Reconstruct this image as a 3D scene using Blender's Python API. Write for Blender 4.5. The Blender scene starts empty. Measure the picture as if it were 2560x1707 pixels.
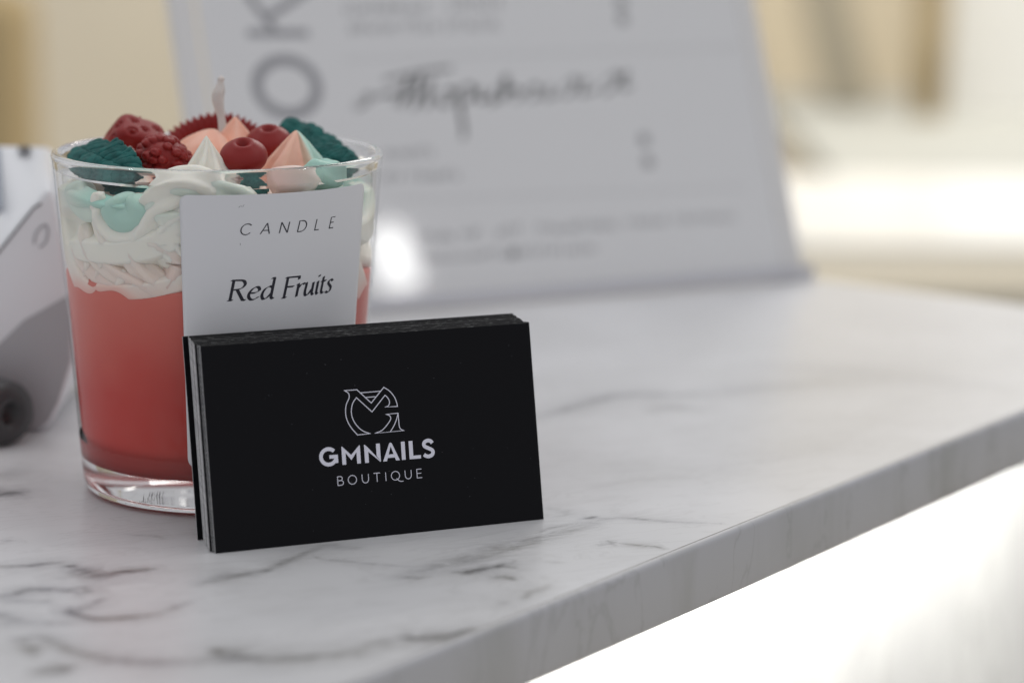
import bpy, bmesh, math, random
import numpy as np
from mathutils import Vector, Matrix, noise as mnoise
random.seed(7); rng = np.random.default_rng(7)
sc = bpy.context.scene
MM = 0.001

# ---------------------------------------------------------------- camera
CAMP = np.array([-170.833, -561.397, 167.483])
YAW, PITCH, ROLL, FPX = 0.41402, 0.19595, 0.01058, 6399.36
def cam_axes():
    f = np.array([math.sin(YAW)*math.cos(PITCH), math.cos(YAW)*math.cos(PITCH), -math.sin(PITCH)])
    r0 = np.array([math.cos(YAW), -math.sin(YAW), 0]); u0 = np.cross(r0, f)
    return math.cos(ROLL)*r0+math.sin(ROLL)*u0, -math.sin(ROLL)*r0+math.cos(ROLL)*u0, f
CR, CU, CF = cam_axes()
def ray(x, y): return CF + CR*(x-1280)/FPX + CU*(853.5-y)/FPX
def at(x, y, dist): return CAMP + ray(x, y)*dist
def onz(x, y, z=0.0):
    d = ray(x, y); return CAMP + d*((z-CAMP[2])/d[2])
cam_d = bpy.data.cameras.new('camera'); cam = bpy.data.objects.new('camera', cam_d)
sc.collection.objects.link(cam); sc.camera = cam
M = Matrix(((CR[0], CU[0], -CF[0], CAMP[0]*MM), (CR[1], CU[1], -CF[1], CAMP[1]*MM), (CR[2], CU[2], -CF[2], CAMP[2]*MM), (0, 0, 0, 1)))
cam.matrix_world = M
cam_d.sensor_width = 36; cam_d.lens = FPX/2560*36; cam_d.clip_start = .01; cam_d.clip_end = 60
cam_d.dof.use_dof = True
cam_d.dof.focus_distance = float((np.array([45, 9, 22])-CAMP)@CF)*MM
cam_d.dof.aperture_fstop = 6.6

# ---------------------------------------------------------------- world, lights, exposure
w = bpy.data.worlds.new('World'); sc.world = w; w.use_nodes = True
nt = w.node_tree; bg = nt.nodes['Background']
bg.inputs['Color'].default_value = (.955, .965, 1.0, 1); bg.inputs['Strength'].default_value = 1.0
_t = w.node_tree; _tc = _t.nodes.new('ShaderNodeTexCoord'); _sx = _t.nodes.new('ShaderNodeSeparateXYZ'); _mr = _t.nodes.new('ShaderNodeMapRange')
_mr.inputs['From Min'].default_value = 0; _mr.inputs['From Max'].default_value = 1; _mr.inputs['To Min'].default_value = .43; _mr.inputs['To Max'].default_value = .70
_t.links.new(_tc.outputs['Generated'], _sx.inputs[0]); _t.links.new(_sx.outputs['Z'], _mr.inputs['Value']); _t.links.new(_mr.outputs['Result'], bg.inputs['Strength'])
def area(name, loc, tgt, sx, sy, power, col=(1, 1, 1)):
    l = bpy.data.lights.new(name, 'AREA'); l.shape = 'RECTANGLE'; l.size = sx; l.size_y = sy; l.energy = power; l.color = col
    o = bpy.data.objects.new(name, l); sc.collection.objects.link(o)
    o.location = Vector(loc)*MM; o.rotation_euler = (Vector(tgt)-Vector(loc)).to_track_quat('-Z', 'Y').to_euler()
    return o
area('ceiling_panel_light', (300, 500, 1500), (60, 60, 0), .9, .6, 3.7, (1, .985, .96))
# small downlight over the customer side: it glints in the acrylic and on the glass
_n = np.array([-math.sin(.053)*math.cos(.394), math.cos(.053)*math.cos(.394), -math.sin(.394)])
_p = at(948, 668, 930); _d = ray(948, 668); _d = _d/np.linalg.norm(_d); _r = _d-2*(_d@_n)*_n
area('downlight', tuple(_p+_r*1300), tuple(_p), .030, .054, .17, (1, .99, .97))
area('downlight', (-700, 500, 1350), tuple([20, 60, 60]), .07, .07, .9, (1, .97, .92)); area('downlight', (1000, -300, 1400), tuple([20, 60, 60]), .07, .07, .9, (1, .97, .92))
area('room_fill_light', (1900, 2300, 1500), (1600, 3000, -300), 1.4, 1.0, 50, (1, .965, .90))  # unseen area lamp, added to bring the far table near white
area('room_fill_light', (300, 3300, 1600), (600, 4400, -300), 1.2, 1.0, 6.5, (1, .93, .80))  # second unseen lamp, added to light the left background
sc.view_settings.view_transform = 'Standard'; sc.view_settings.look = 'None'
sc.view_settings.exposure = 0; sc.view_settings.gamma = 1; sc.view_settings.use_curve_mapping = False
cy = sc.cycles
cy.max_bounces = 16; cy.transmission_bounces = 12; cy.diffuse_bounces = 5; cy.glossy_bounces = 8; cy.transparent_max_bounces = 12
cy.caustics_reflective = True; cy.caustics_refractive = True; cy.blur_glossy = .3
cy.sample_clamp_indirect = 4.0
cy.use_denoising = True

# ---------------------------------------------------------------- materials
def pmat(name, col, rough=.5, **k):
    m = bpy.data.materials.new(name); m.use_nodes = True
    b = m.node_tree.nodes['Principled BSDF']
    b.inputs['Base Color'].default_value = (*col, 1); b.inputs['Roughness'].default_value = rough
    for kk, v in k.items():
        b.inputs[kk.replace('_', ' ')].default_value = v
    return m
def noise_bump(m, scale, strength, dist=.0002, detail=4, colvar=0, col2=None):
    t = m.node_tree; n = t.nodes; b = n['Principled BSDF']
    tc = n.new('ShaderNodeTexCoord'); no = n.new('ShaderNodeTexNoise')
    no.inputs['Scale'].default_value = scale; no.inputs['Detail'].default_value = detail
    t.links.new(tc.outputs['Object'], no.inputs['Vector'])
    if strength:
        bp = n.new('ShaderNodeBump'); bp.inputs['Strength'].default_value = strength; bp.inputs['Distance'].default_value = dist
        t.links.new(no.outputs['Fac'], bp.inputs['Height']); t.links.new(bp.outputs['Normal'], b.inputs['Normal'])
    if col2:
        n2 = n.new('ShaderNodeTexNoise'); n2.inputs['Scale'].default_value = scale*colvar; n2.inputs['Detail'].default_value = 3
        t.links.new(tc.outputs['Object'], n2.inputs['Vector'])
        mx = n.new('ShaderNodeMix'); mx.data_type = 'RGBA'
        mr = n.new('ShaderNodeMapRange'); mr.inputs['From Min'].default_value = .35; mr.inputs['From Max'].default_value = .65
        t.links.new(n2.outputs['Fac'], mr.inputs['Value']); t.links.new(mr.outputs['Result'], mx.inputs['Factor'])
        mx.inputs['A'].default_value = b.inputs['Base Color'].default_value; mx.inputs['B'].default_value = (*col2, 1)
        t.links.new(mx.outputs['Result'], b.inputs['Base Color'])
    return m
def wax(name, col, rough=.45, sub=.35, r=(1, .5, .35), scale=.003, **k):
    return pmat(name, col, rough, Subsurface_Weight=sub, Subsurface_Radius=r, Subsurface_Scale=scale, **k)
mat = {}
mat['glass'] = pmat('clear_glass', (1, 1, 1), 0.0, Transmission_Weight=1, IOR=1.5)
mat['red_wax'] = noise_bump(wax('red_wax', (.52, .042, .034), .5, Specular_IOR_Level=.05), 120, 0, .0002, 4, .22, (.54, .082, .066))
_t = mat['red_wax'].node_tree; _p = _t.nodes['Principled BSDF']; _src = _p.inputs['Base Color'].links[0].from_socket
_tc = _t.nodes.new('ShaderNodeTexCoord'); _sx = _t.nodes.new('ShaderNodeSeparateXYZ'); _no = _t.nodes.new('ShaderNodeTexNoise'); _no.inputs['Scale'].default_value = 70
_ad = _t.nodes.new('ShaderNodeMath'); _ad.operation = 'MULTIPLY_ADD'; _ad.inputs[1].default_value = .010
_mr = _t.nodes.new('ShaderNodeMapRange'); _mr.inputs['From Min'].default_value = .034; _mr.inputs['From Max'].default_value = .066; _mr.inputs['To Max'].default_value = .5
_mx = _t.nodes.new('ShaderNodeMix'); _mx.data_type = 'RGBA'; _mx.inputs['B'].default_value = (.80, .30, .24, 1)  # upper wax painted paler: brighter light at the top plus pink bleed
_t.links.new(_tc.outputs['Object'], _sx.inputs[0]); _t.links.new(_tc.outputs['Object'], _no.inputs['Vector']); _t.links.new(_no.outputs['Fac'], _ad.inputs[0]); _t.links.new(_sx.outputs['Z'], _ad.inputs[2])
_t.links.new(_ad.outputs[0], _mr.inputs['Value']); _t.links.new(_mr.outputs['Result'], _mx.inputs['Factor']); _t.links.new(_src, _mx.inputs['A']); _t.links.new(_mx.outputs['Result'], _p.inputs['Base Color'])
mat['berry'] = noise_bump(wax('berry_wax', (.25, .011, .010), .42, .2, scale=.001, Specular_IOR_Level=.35), 900, .25, .0001)
mat['green'] = noise_bump(wax('green_wax', (.003, .072, .068), .65, .15, (.3, 1, .9), .001, Specular_IOR_Level=.3), 500, .6, .0004, 5, .6, (.008, .12, .11))
mat['peach'] = noise_bump(wax('peach_wax', (.80, .34, .23), .45, .4, (1, .5, .35), .002), 300, .08, .0002)
mat['white_wax'] = noise_bump(wax('white_wax', (.80, .78, .70), .45, .35, (1, .9, .7), .002), 300, .12, .0002)
mat['wick'] = noise_bump(wax('wick_wax', (.66, .61, .58), .5, .3, (1, .7, .6), .001), 900, .3, .0002)
mat['black'] = noise_bump(pmat('black_card', (.0050, .0050, .0066), .45, Specular_IOR_Level=.12), 2600, .12, .00004)
mat['core'] = noise_bump(pmat('paper_edge', (.58, .58, .58), .8), 6000, .5, .0001, 3, .25, (.36, .36, .38))
mat['speckle'] = pmat('worn_card_edge', (.012, .012, .013), .8)
_t = mat['speckle'].node_tree; _g = _t.nodes.new('ShaderNodeNewGeometry'); _mp = _t.nodes.new('ShaderNodeMapping'); _mp.inputs['Scale'].default_value = (.25, 2.5, 2.5)
_no = _t.nodes.new('ShaderNodeTexNoise'); _no.inputs['Scale'].default_value = 1800; _no.inputs['Detail'].default_value = 3
_mr = _t.nodes.new('ShaderNodeMapRange'); _mr.inputs['From Min'].default_value = .56; _mr.inputs['From Max'].default_value = .80
_mx = _t.nodes.new('ShaderNodeMix'); _mx.data_type = 'RGBA'; _mx.inputs['A'].default_value = (.014, .014, .015, 1); _mx.inputs['B'].default_value = (.26, .26, .26, 1)
_t.links.new(_g.outputs['Position'], _mp.inputs['Vector']); _t.links.new(_mp.outputs['Vector'], _no.inputs['Vector']); _t.links.new(_no.outputs['Fac'], _mr.inputs['Value'])
_t.links.new(_mr.outputs['Result'], _mx.inputs['Factor']); _t.links.new(_mx.outputs['Result'], _t.nodes['Principled BSDF'].inputs['Base Color'])
mat['ink_white'] = pmat('white_print', (.74, .74, .84), .5)
mat['ink_black'] = pmat('black_print', (.010, .010, .022), .45)
mat['ink_grey'] = pmat('grey_print', (.15, .15, .16), .5)
mat['ink_pale'] = pmat('pale_grey_print', (.33, .33, .345), .5)
mat['ink_script'] = pmat('script_print', (.07, .07, .075), .5)
mat['label'] = noise_bump(pmat('label_paper', (.74, .74, .765), .38), 400, .02, .0001)
mat['white_plastic'] = noise_bump(pmat('white_plastic', (.84, .85, .88), .35), 500, .05)
mat['grey_screen'] = pmat('grey_screen', (.32, .36, .42), .15)
mat['seam'] = pmat('dark_seam', (.08, .08, .09), .5)
mat['rubber'] = noise_bump(pmat('dark_rubber', (.055, .055, .058), .45), 700, .2)
mat['light_grey'] = pmat('underside_and_shade_grey', (.45, .45, .47), .45)
mat['paper'] = noise_bump(pmat('sign_paper', (.78, .78, .775), .55), 200, .02)

def clear_sheet(name, tint, gr=.04):
    m = bpy.data.materials.new(name); m.use_nodes = True; t = m.node_tree; n = t.nodes; n.clear()
    o = n.new('ShaderNodeOutputMaterial'); mx = n.new('ShaderNodeMixShader'); fr_ = n.new('ShaderNodeFresnel'); fr_.inputs['IOR'].default_value = 1.45
    tr = n.new('ShaderNodeBsdfTransparent'); tr.inputs['Color'].default_value = (*tint, 1); gl = n.new('ShaderNodeBsdfGlossy'); gl.inputs['Roughness'].default_value = gr
    ge = n.new('ShaderNodeNewGeometry'); su_ = n.new('ShaderNodeMath'); su_.operation = 'SUBTRACT'; su_.inputs[0].default_value = 1; t.links.new(ge.outputs['Backfacing'], su_.inputs[1]); mu_ = n.new('ShaderNodeMath'); mu_.operation = 'MULTIPLY'; t.links.new(fr_.outputs[0], mu_.inputs[0]); t.links.new(su_.outputs[0], mu_.inputs[1]); t.links.new(mu_.outputs[0], mx.inputs[0]); t.links.new(tr.outputs[0], mx.inputs[1]); t.links.new(gl.outputs[0], mx.inputs[2]); t.links.new(mx.outputs[0], o.inputs[0]); return m

def marble(name, veinattr, side=False):
    m = bpy.data.materials.new(name); m.use_nodes = True
    t = m.node_tree; n = t.nodes; L = t.links.new; b = n['Principled BSDF']
    b.inputs['Roughness'].default_value = .30
    tc = n.new('ShaderNodeTexCoord'); mp = n.new('ShaderNodeMapping'); L(tc.outputs['Object'], mp.inputs['Vector'])
    def noise(scale, detail=5, dist=0, src=mp, rough=.55):
        x = n.new('ShaderNodeTexNoise'); x.inputs['Scale'].default_value = scale; x.inputs['Detail'].default_value = detail
        x.inputs['Distortion'].default_value = dist; x.inputs['Roughness'].default_value = rough
        L(src.outputs['Vector'], x.inputs['Vector']); return x
    def ramp(inp, a, c, lo=0, hi=1):
        x = n.new('ShaderNodeMapRange'); x.inputs['From Min'].default_value = a; x.inputs['From Max'].default_value = c
        x.inputs['To Min'].default_value = lo; x.inputs['To Max'].default_value = hi; L(inp, x.inputs['Value']); return x
    def mix(fac, A, B):
        x = n.new('ShaderNodeMix'); x.data_type = 'RGBA'; L(fac, x.inputs['Factor'])
        for s, v in (('A', A), ('B', B)):
            if isinstance(v, tuple): x.inputs[s].default_value = (*v, 1)
            else: L(v, x.inputs[s])
        return x
    base = mix(ramp(noise(14, 3, .4).outputs['Fac'], .35, .7).outputs['Result'], (.70, .70, .715), (.61, .61, .62))
    if veinattr:
        at_ = n.new('ShaderNodeAttribute'); at_.attribute_name = 'vein'
        m2 = n.new('ShaderNodeMapping'); L(tc.outputs['Object'], m2.inputs['Vector'])
        m2.inputs['Rotation'].default_value = (0, 0, -.55); m2.inputs['Scale'].default_value = (1, 4.5, 1)
        sm = ramp(noise(150, 8, 1.0, m2, .72).outputs['Fac'], .33, .62, .12, 1.45)
        mu = n.new('ShaderNodeMath'); mu.operation = 'MULTIPLY'; mu.use_clamp = True
        L(at_.outputs['Fac'], mu.inputs[0]); L(sm.outputs['Result'], mu.inputs[1])
        vc = mix(ramp(noise(30, 2).outputs['Fac'], .4, .6).outputs['Result'], (.15, .15, .17), (.19, .183, .17))
        base = mix(mu.outputs['Value'], base.outputs['Result'], vc.outputs['Result'])
        # faint wisps between the main veins
        w1 = noise(26, 6, 1.2, m2, .6)
        ab = n.new('ShaderNodeMath'); ab.operation = 'SUBTRACT'; L(w1.outputs['Fac'], ab.inputs[0]); ab.inputs[1].default_value = .5
        ab2 = n.new('ShaderNodeMath'); ab2.operation = 'ABSOLUTE'; L(ab.outputs['Value'], ab2.inputs[0])
        base = mix(ramp(ab2.outputs['Value'], 0, .03, .16, 0).outputs['Result'], base.outputs['Result'], (.30, .29, .28))
    if side:
        m2 = n.new('ShaderNodeMapping'); L(tc.outputs['Object'], m2.inputs['Vector'])
        m2.inputs['Rotation'].default_value = (0, .22, 0)
        m2.inputs['Scale'].default_value = side[:3]
        x = ramp(noise(34, 5, .8, m2).outputs['Fac'], .45, .72)
        base = mix(x.outputs['Result'], side[3], side[4])
        x2 = noise(60, 6, .5, m2)
        ab = n.new('ShaderNodeMath'); ab.operation = 'SUBTRACT'; L(x2.outputs['Fac'], ab.inputs[0]); ab.inputs[1].default_value = .55
        ab2 = n.new('ShaderNodeMath'); ab2.operation = 'ABSOLUTE'; L(ab.outputs['Value'], ab2.inputs[0])
        base = mix(ramp(ab2.outputs['Value'], 0, .02, .25, 0).outputs['Result'], base.outputs['Result'], (.22, .22, .21))
    L(base.outputs['Result'], b.inputs['Base Color'])
    fine = noise(1500, 2); bp = n.new('ShaderNodeBump'); bp.inputs['Strength'].default_value = .12; bp.inputs['Distance'].default_value = .00008
    L(fine.outputs['Fac'], bp.inputs['Height']); L(bp.outputs['Normal'], b.inputs['Normal'])
    return m
mat['marble'] = marble('marble_laminate', True)
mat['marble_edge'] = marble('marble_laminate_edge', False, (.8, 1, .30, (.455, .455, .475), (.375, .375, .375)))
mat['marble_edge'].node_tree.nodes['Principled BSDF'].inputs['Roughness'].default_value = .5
mat['marble_panel'] = marble('marble_front_panel', False, (.25, 1, .12, (.74, .74, .73), (.58, .58, .58)))

# ---------------------------------------------------------------- helpers
def tag(o, label=None, cat=None, group=None, kind=None):
    for k, v in (('label', label), ('category', cat), ('group', group), ('kind', kind)):
        if v: o[k] = v
    return o
def empty(name, loc):
    o = bpy.data.objects.new(name, None); o.empty_display_size = .02; sc.collection.objects.link(o)
    o.location = Vector(loc)*MM; o['_o'] = [float(x) for x in loc]; return o
def origin(p):
    o = np.zeros(3)
    while p is not None:
        if '_o' in p: return np.array(p['_o'][:])
        p = p.parent
    return o
def obj(name, V, F, m, parent=None, smooth=True, mats=None, fm=None):
    V = (np.asarray(V, float).reshape(-1, 3)-origin(parent))*MM
    me = bpy.data.meshes.new(name); me.from_pydata(V.tolist(), [], [list(map(int, f)) for f in F])
    for x in (mats or [m]): me.materials.append(mat[x] if isinstance(x, str) else x)
    if fm is not None: me.polygons.foreach_set('material_index', np.asarray(fm, np.int32))
    me.polygons.foreach_set('use_smooth', np.full(len(me.polygons), smooth)); me.update()
    o = bpy.data.objects.new(name, me); sc.collection.objects.link(o)
    if parent is not None: o.parent = parent
    return o
def mod_sub(o, n=1, r=None):
    s = o.modifiers.new('sub', 'SUBSURF'); s.levels = n; s.render_levels = r or n; return o
def bevel(o, wdt, seg=3):
    b = o.modifiers.new('bevel', 'BEVEL'); b.width = wdt*MM; b.segments = seg; b.limit_method = 'ANGLE'; b.angle_limit = .6; return o
def fixn(o):
    bm = bmesh.new(); bm.from_mesh(o.data); bmesh.ops.remove_doubles(bm, verts=bm.verts, dist=1e-7)
    bmesh.ops.recalc_face_normals(bm, faces=bm.faces); bm.to_mesh(o.data); bm.free(); return o
def gridF(a, b, closed_a=False, closed_b=False, off=0):
    F = []
    for i in range(a if closed_a else a-1):
        for j in range(b if closed_b else b-1):
            i2, j2 = (i+1) % a, (j+1) % b
            F.append((off+i*b+j, off+i*b+j2, off+i2*b+j2, off+i2*b+j))
    return F
def lathe(prof, c, seg=96, z0=0):
    th = np.linspace(0, 2*math.pi, seg, endpoint=False); V = []
    for r, z in prof:
        V.append(np.stack([c[0]+r*np.sin(th), c[1]-r*np.cos(th), np.full(seg, z+z0)], -1))
    return np.concatenate(V), gridF(len(prof), seg, False, True)
def frame_of(n):
    n = np.asarray(n, float); n = n/np.linalg.norm(n); a = np.array([0, 0, 1.]) if abs(n[2]) < .9 else np.array([1., 0, 0])
    u = np.cross(a, n); u /= np.linalg.norm(u); return u, np.cross(n, u), n
def box(x0, x1, y0, y1, z0, z1):
    V = [(x, y, z) for x in (x0, x1) for y in (y0, y1) for z in (z0, z1)]
    return V, [(0, 1, 3, 2), (4, 6, 7, 5), (0, 4, 5, 1), (2, 3, 7, 6), (0, 2, 6, 4), (1, 5, 7, 3)]
def smoothpath(P, n=60):
    P = np.asarray(P, float)
    if len(P) < 3:
        t = np.linspace(0, 1, n)[:, None]; return P[0]*(1-t)+P[-1]*t
    Q = np.vstack([2*P[0]-P[1], P, 2*P[-1]-P[-2]]); out = []
    m = len(P)-1; per = max(2, n//m)
    for i in range(m):
        p0, p1, p2, p3 = Q[i:i+4]
        for t in np.linspace(0, 1, per, endpoint=(i == m-1)):
            out.append(.5*((2*p1)+(-p0+p2)*t+(2*p0-5*p1+4*p2-p3)*t*t+(-p0+3*p1-3*p2+p3)*t**3))
    return np.array(out)

# ---- lettering as thin ribbons of ink -------------------------------------------------
def ribbon(P, wd, closed=False, nib=None, minw=0):
    """2D polyline -> (left, right) outline with mitred joins; nib = broad-nib vector"""
    P = np.asarray(P, float); n = len(P)
    keep = [0]+[i for i in range(1, n) if np.hypot(*(P[i]-P[i-1])) > 1e-6]; P = P[keep]; n = len(P)
    d = (np.roll(P, -1, 0)-P) if closed else np.diff(P, axis=0)
    d = d/np.hypot(d[:, 0], d[:, 1])[:, None]; N = np.stack([-d[:, 1], d[:, 0]], -1)
    off = []
    for i in range(n):
        a = N[i-1] if (closed or i > 0) else N[0]
        b = N[i] if (closed or i < n-1) else N[-1]
        m = a+b; L = np.hypot(*m); m = m/L if L > 1e-6 else b
        off.append(m/max(.35, m@b))
    off = np.array(off)
    if nib is not None:
        nb = np.asarray(nib); s = np.sign(off@nb); s[s == 0] = 1
        for i in range(1, n):
            if abs(off[i]@nb) < .15*np.hypot(*nb): s[i] = s[i-1]
        h = nb*s[:, None]+off*minw
    else: h = off*wd/2
    return P+h, P-h
def arc(cx, cy, rx, ry, a0, a1, n=28):
    a = np.radians(np.linspace(a0, a1, n)); return np.stack([cx+rx*np.cos(a), cy+ry*np.sin(a)], -1)
class Ink:
    """collects 2D ribbons, then maps (u, v, lift) onto a surface"""
    def __init__(s): s.V = []; s.F = []; s.k = 0
    def add(s, P, wd=1, closed=False, nib=None, minw=0):
        A, B = ribbon(P, wd, closed, nib, minw); n = len(A); o = len(s.V); s.k += 1
        for a, b in zip(A, B): s.V.append((a[0], a[1], s.k)); s.V.append((b[0], b[1], s.k))
        for i in range(n if closed else n-1):
            j = (i+1) % n; s.F.append((o+2*i, o+2*i+1, o+2*j+1, o+2*j))
    def fill(s, P):
        o = len(s.V); s.k += 1
        for a in P: s.V.append((a[0], a[1], s.k))
        s.F.append(tuple(range(o, o+len(P))))
    def build(s, name, fn, m, parent, lift=.04, step=.0015):
        V = [fn(u, v, lift+step*k) for u, v, k in s.V]
        return obj(name, V, s.F, m, parent, smooth=False)

# ---------------------------------------------------------------- the counter
TA = .53077; TD = 86.88-1.2; BE = 425.9; TT = 16.4
dv = np.array([math.cos(TA), math.sin(TA), 0]); nv = np.array([-math.sin(TA), math.cos(TA), 0])   # along / inwards
def st(s, t, z=0): return dv*s+nv*(t-TD)+np.array([0, 0, z])
R = 1.5
s_c = np.unique(np.concatenate([np.arange(-260, -60, 2.0), np.arange(-60, 190, .6), np.arange(190, BE-1, 2.0), [BE-1.0]]))
t_c = np.unique(np.concatenate([np.arange(R, 150, .6), np.arange(150, 440, 2.0)]))
S, T = np.meshgrid(s_c, t_c, indexing='ij')
XY = S[..., None]*dv[:2]+(T[..., None]-TD)*nv[:2]
vein = np.zeros(S.shape)
def R8(*p): return [(x/2.217, 1000+y/2.217) for x, y in p]
def R4(*p): return [(500+x/2.352, 1150+y/2.352) for x, y in p]
def R2(*p): return [(1200+x/1.729, 900+y/1.729) for x, y in p]
VE = [
 (R8((-60, 925), (130, 920), (350, 905), (500, 948)), .45, 1.1), (R8((380, 920), (470, 955), (580, 965), (640, 955)), .6, 2.4), (R8((600, 955), (760, 945), (850, 935)), .75, .9),
 (R8((-60, 1085), (60, 1078), (170, 1047), (350, 1048), (490, 1055)), .55, 1.2), (R8((430, 1040), (470, 1062), (440, 1085)), .5, 1.3),
 (R8((-60, 1105), (200, 1110), (300, 1120)), .35, 1.0),
 (R8((570, 1100), (520, 1130), (440, 1155), (370, 1168), (410, 1188), (540, 1215), (700, 1205), (800, 1195), (880, 1182)), .62, 1.0), (R8((880, 1182), (960, 1150), (1060, 1115)), .3, .9),
 (R8((-80, 1170), (10, 1185), (90, 1220), (160, 1240)), .4, 1.2), (R8((-60, 1245), (200, 1235), (400, 1238)), .35, 1.3),
 (R8((80, 1320), (160, 1360), (200, 1420)), .5, 1.6), (R8((110, 1315), (250, 1310), (380, 1370), (560, 1420), (700, 1440), (880, 1450), (1050, 1448), (1250, 1440)), .5, 1.6),
 (R8((200, 1492), (300, 1490), (400, 1475)), .7, 1.8), (R8((-30, 530), (60, 518), (130, 500)), .8, 1.6), (R8((-60, 440), (60, 400), (160, 370)), .2, 3),
 (R8((0, 775), (80, 778)), .3, .6), (R8((700, 742), (860, 750), (910, 768)), .25, .7),
 (R4((0, 735), (150, 692), (350, 655), (420, 625), (500, 590), (600, 548), (700, 510), (800, 495)), .42, 1.1), (R4((0, 720), (180, 680), (360, 650)), .3, 2.6), (R4((600, 515), (750, 505), (960, 520)), .2, 1.6),
 (R4((650, 545), (700, 578), (760, 585), (1000, 608), (1150, 620), (1300, 625)), .28, .5),
 (R4((1160, 688), (1300, 650), (1500, 605), (1700, 545), (1900, 490), (2100, 440), (2250, 390), (2380, 345)), .34, 2.6),
 (R4((1160, 694), (1250, 692), (1350, 685)), .45, .7),
 (R4((1500, 580), (1700, 525), (1900, 475), (2050, 432), (2250, 375), (2352, 350)), .32, .45), (R4((1700, 560), (1900, 505), (2100, 445)), .35, .4), (R4((2000, 420), (2050, 405), (2200, 380)), .4, .4),
 (R4((1500, 660), (1580, 655), (1650, 640), (1760, 625), (1850, 632)), .75, .9), (R4((1700, 628), (1780, 612), (1850, 590)), .5, .8), (R4((1690, 680), (1780, 688), (1850, 702)), .6, .8),
 (R4((1900, 815), (1950, 785), (2060, 735)), .4, 1.0), (R4((1760, 830), (1830, 845)), .25, 1.0), (R4((2030, 600), (2140, 600)), .25, .4), (R4((1980, 690), (2060, 690)), .2, .4),
 (R4((85, 1112), (130, 1132), (200, 1145), (300, 1160)), .85, 1.7), (R4((0, 1175), (120, 1165), (260, 1160), (400, 1170), (700, 1150), (950, 1115), (1080, 1060), (1170, 1040)), .45, 2.2), (R4((1000, 1110), (1200, 1080), (1400, 1060)), .3, 3.0),
 (R4((1165, 1035), (1300, 1045), (1450, 1035), (1600, 990)), .85, 1.2), (R4((1180, 1010), (1250, 1000)), .3, 1.0),
 (R2((250, 245), (340, 225), (450, 190), (560, 160), (650, 150), (800, 150), (930, 148)), .42, 2.2), (R2((930, 150), (1200, 120), (1500, 100), (1720, 92)), .22, 4.5), (R2((740, 225), (830, 205), (930, 212)), .25, 2.6),
 (R2((470, 680), (540, 684), (640, 683), (720, 690), (850, 700), (1040, 706)), .5, .38), (R2((455, 678), (480, 682), (500, 676)), .6, .8),
 (R2((510, 797), (560, 795), (585, 790)), .5, .7), (R2((550, 778), (572, 790), (585, 800)), .6, .5), (R2((570, 786), (690, 800), (760, 806), (795, 814)), .7, .35),
 (R2((255, 748), (300, 728), (380, 712), (460, 700)), .4, .4), (R2((310, 820), (540, 500), ), .0, 1),
 (R2((500, 545), (720, 515), (960, 500)), .14, 3), (R2((1240, 20), (1700, 60), (2300, 130)), .14, 9), (R2((300, 640), (380, 660), (330, 680)), .2, 1.5),
 ([(1380, 1130), (1700, 1180), (2000, 1120), (2300, 1000)], .1, 9), ([(560, 990), (700, 1000)], .2, 3),
]
for pl, stg, wd in VE:
    if stg <= 0: continue
    pts = smoothpath([onz(x, y)[:2] for x, y in pl], 24 if len(pl) > 2 else 6)
    L0 = np.linspace(0, 1, len(pts))
    jit = np.cumsum(rng.normal(0, .10*min(wd, 1.2)+.05, (len(pts), 2)), 0); jit -= L0[:, None]*jit[-1]; pts = pts+jit
    lo, hi = pts.min(0)-wd*4, pts.max(0)+wd*4
    msk = (XY[..., 0] > lo[0]) & (XY[..., 0] < hi[0]) & (XY[..., 1] > lo[1]) & (XY[..., 1] < hi[1])
    q = XY[msk]
    if not len(q): continue
    best = np.full(len(q), 1e9); tt = np.zeros(len(q))
    for i in range(len(pts)-1):
        a, b = pts[i], pts[i+1]; ab = b-a; u = np.clip(((q-a)@ab)/(ab@ab+1e-9), 0, 1)
        dd = np.hypot(*(q-(a+u[:, None]*ab)).T); k = dd < best; best[k] = dd[k]; tt[k] = (L0[i]+u[k]*(L0[i+1]-L0[i]))
    taper = np.clip(np.sin(np.pi*np.clip(tt, .04, .96))**.5, .2, 1)
    halo = .62*stg*np.exp(-(best/(wd*3.2+1.2))**1.3)*taper
    vein[msk] = np.maximum(vein[msk], halo)
    vein[msk] = np.maximum(vein[msk], vein[msk]*.5+stg*np.exp(-(best/(wd*(.80+.75*taper)))**1.6)*(.5+.5*taper))
vein = np.clip(vein*1.2, 0, 1)
def edge_profile():                         # rounded laminate lip, seen from the side: (t, z)
    return [(R-R*math.sin(a), -R+R*math.cos(a)) for a in np.linspace(0, math.pi/2, 6)][1:]
root = empty('counter', st(80, 200, -TT))
tag(root, 'white marble-look counter with grey veins that everything stands on', 'counter')
ns, ntt = S.shape
V = np.stack([S*dv[0]+(T-TD)*nv[0], S*dv[1]+(T-TD)*nv[1], np.zeros_like(S)], -1).reshape(-1, 3)
top = obj('countertop_surface', V, gridF(ns, ntt), 'marble', root)
a_ = top.data.attributes.new('vein', 'FLOAT', 'POINT'); a_.data.foreach_set('value', vein.reshape(-1).astype(np.float32))
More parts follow.
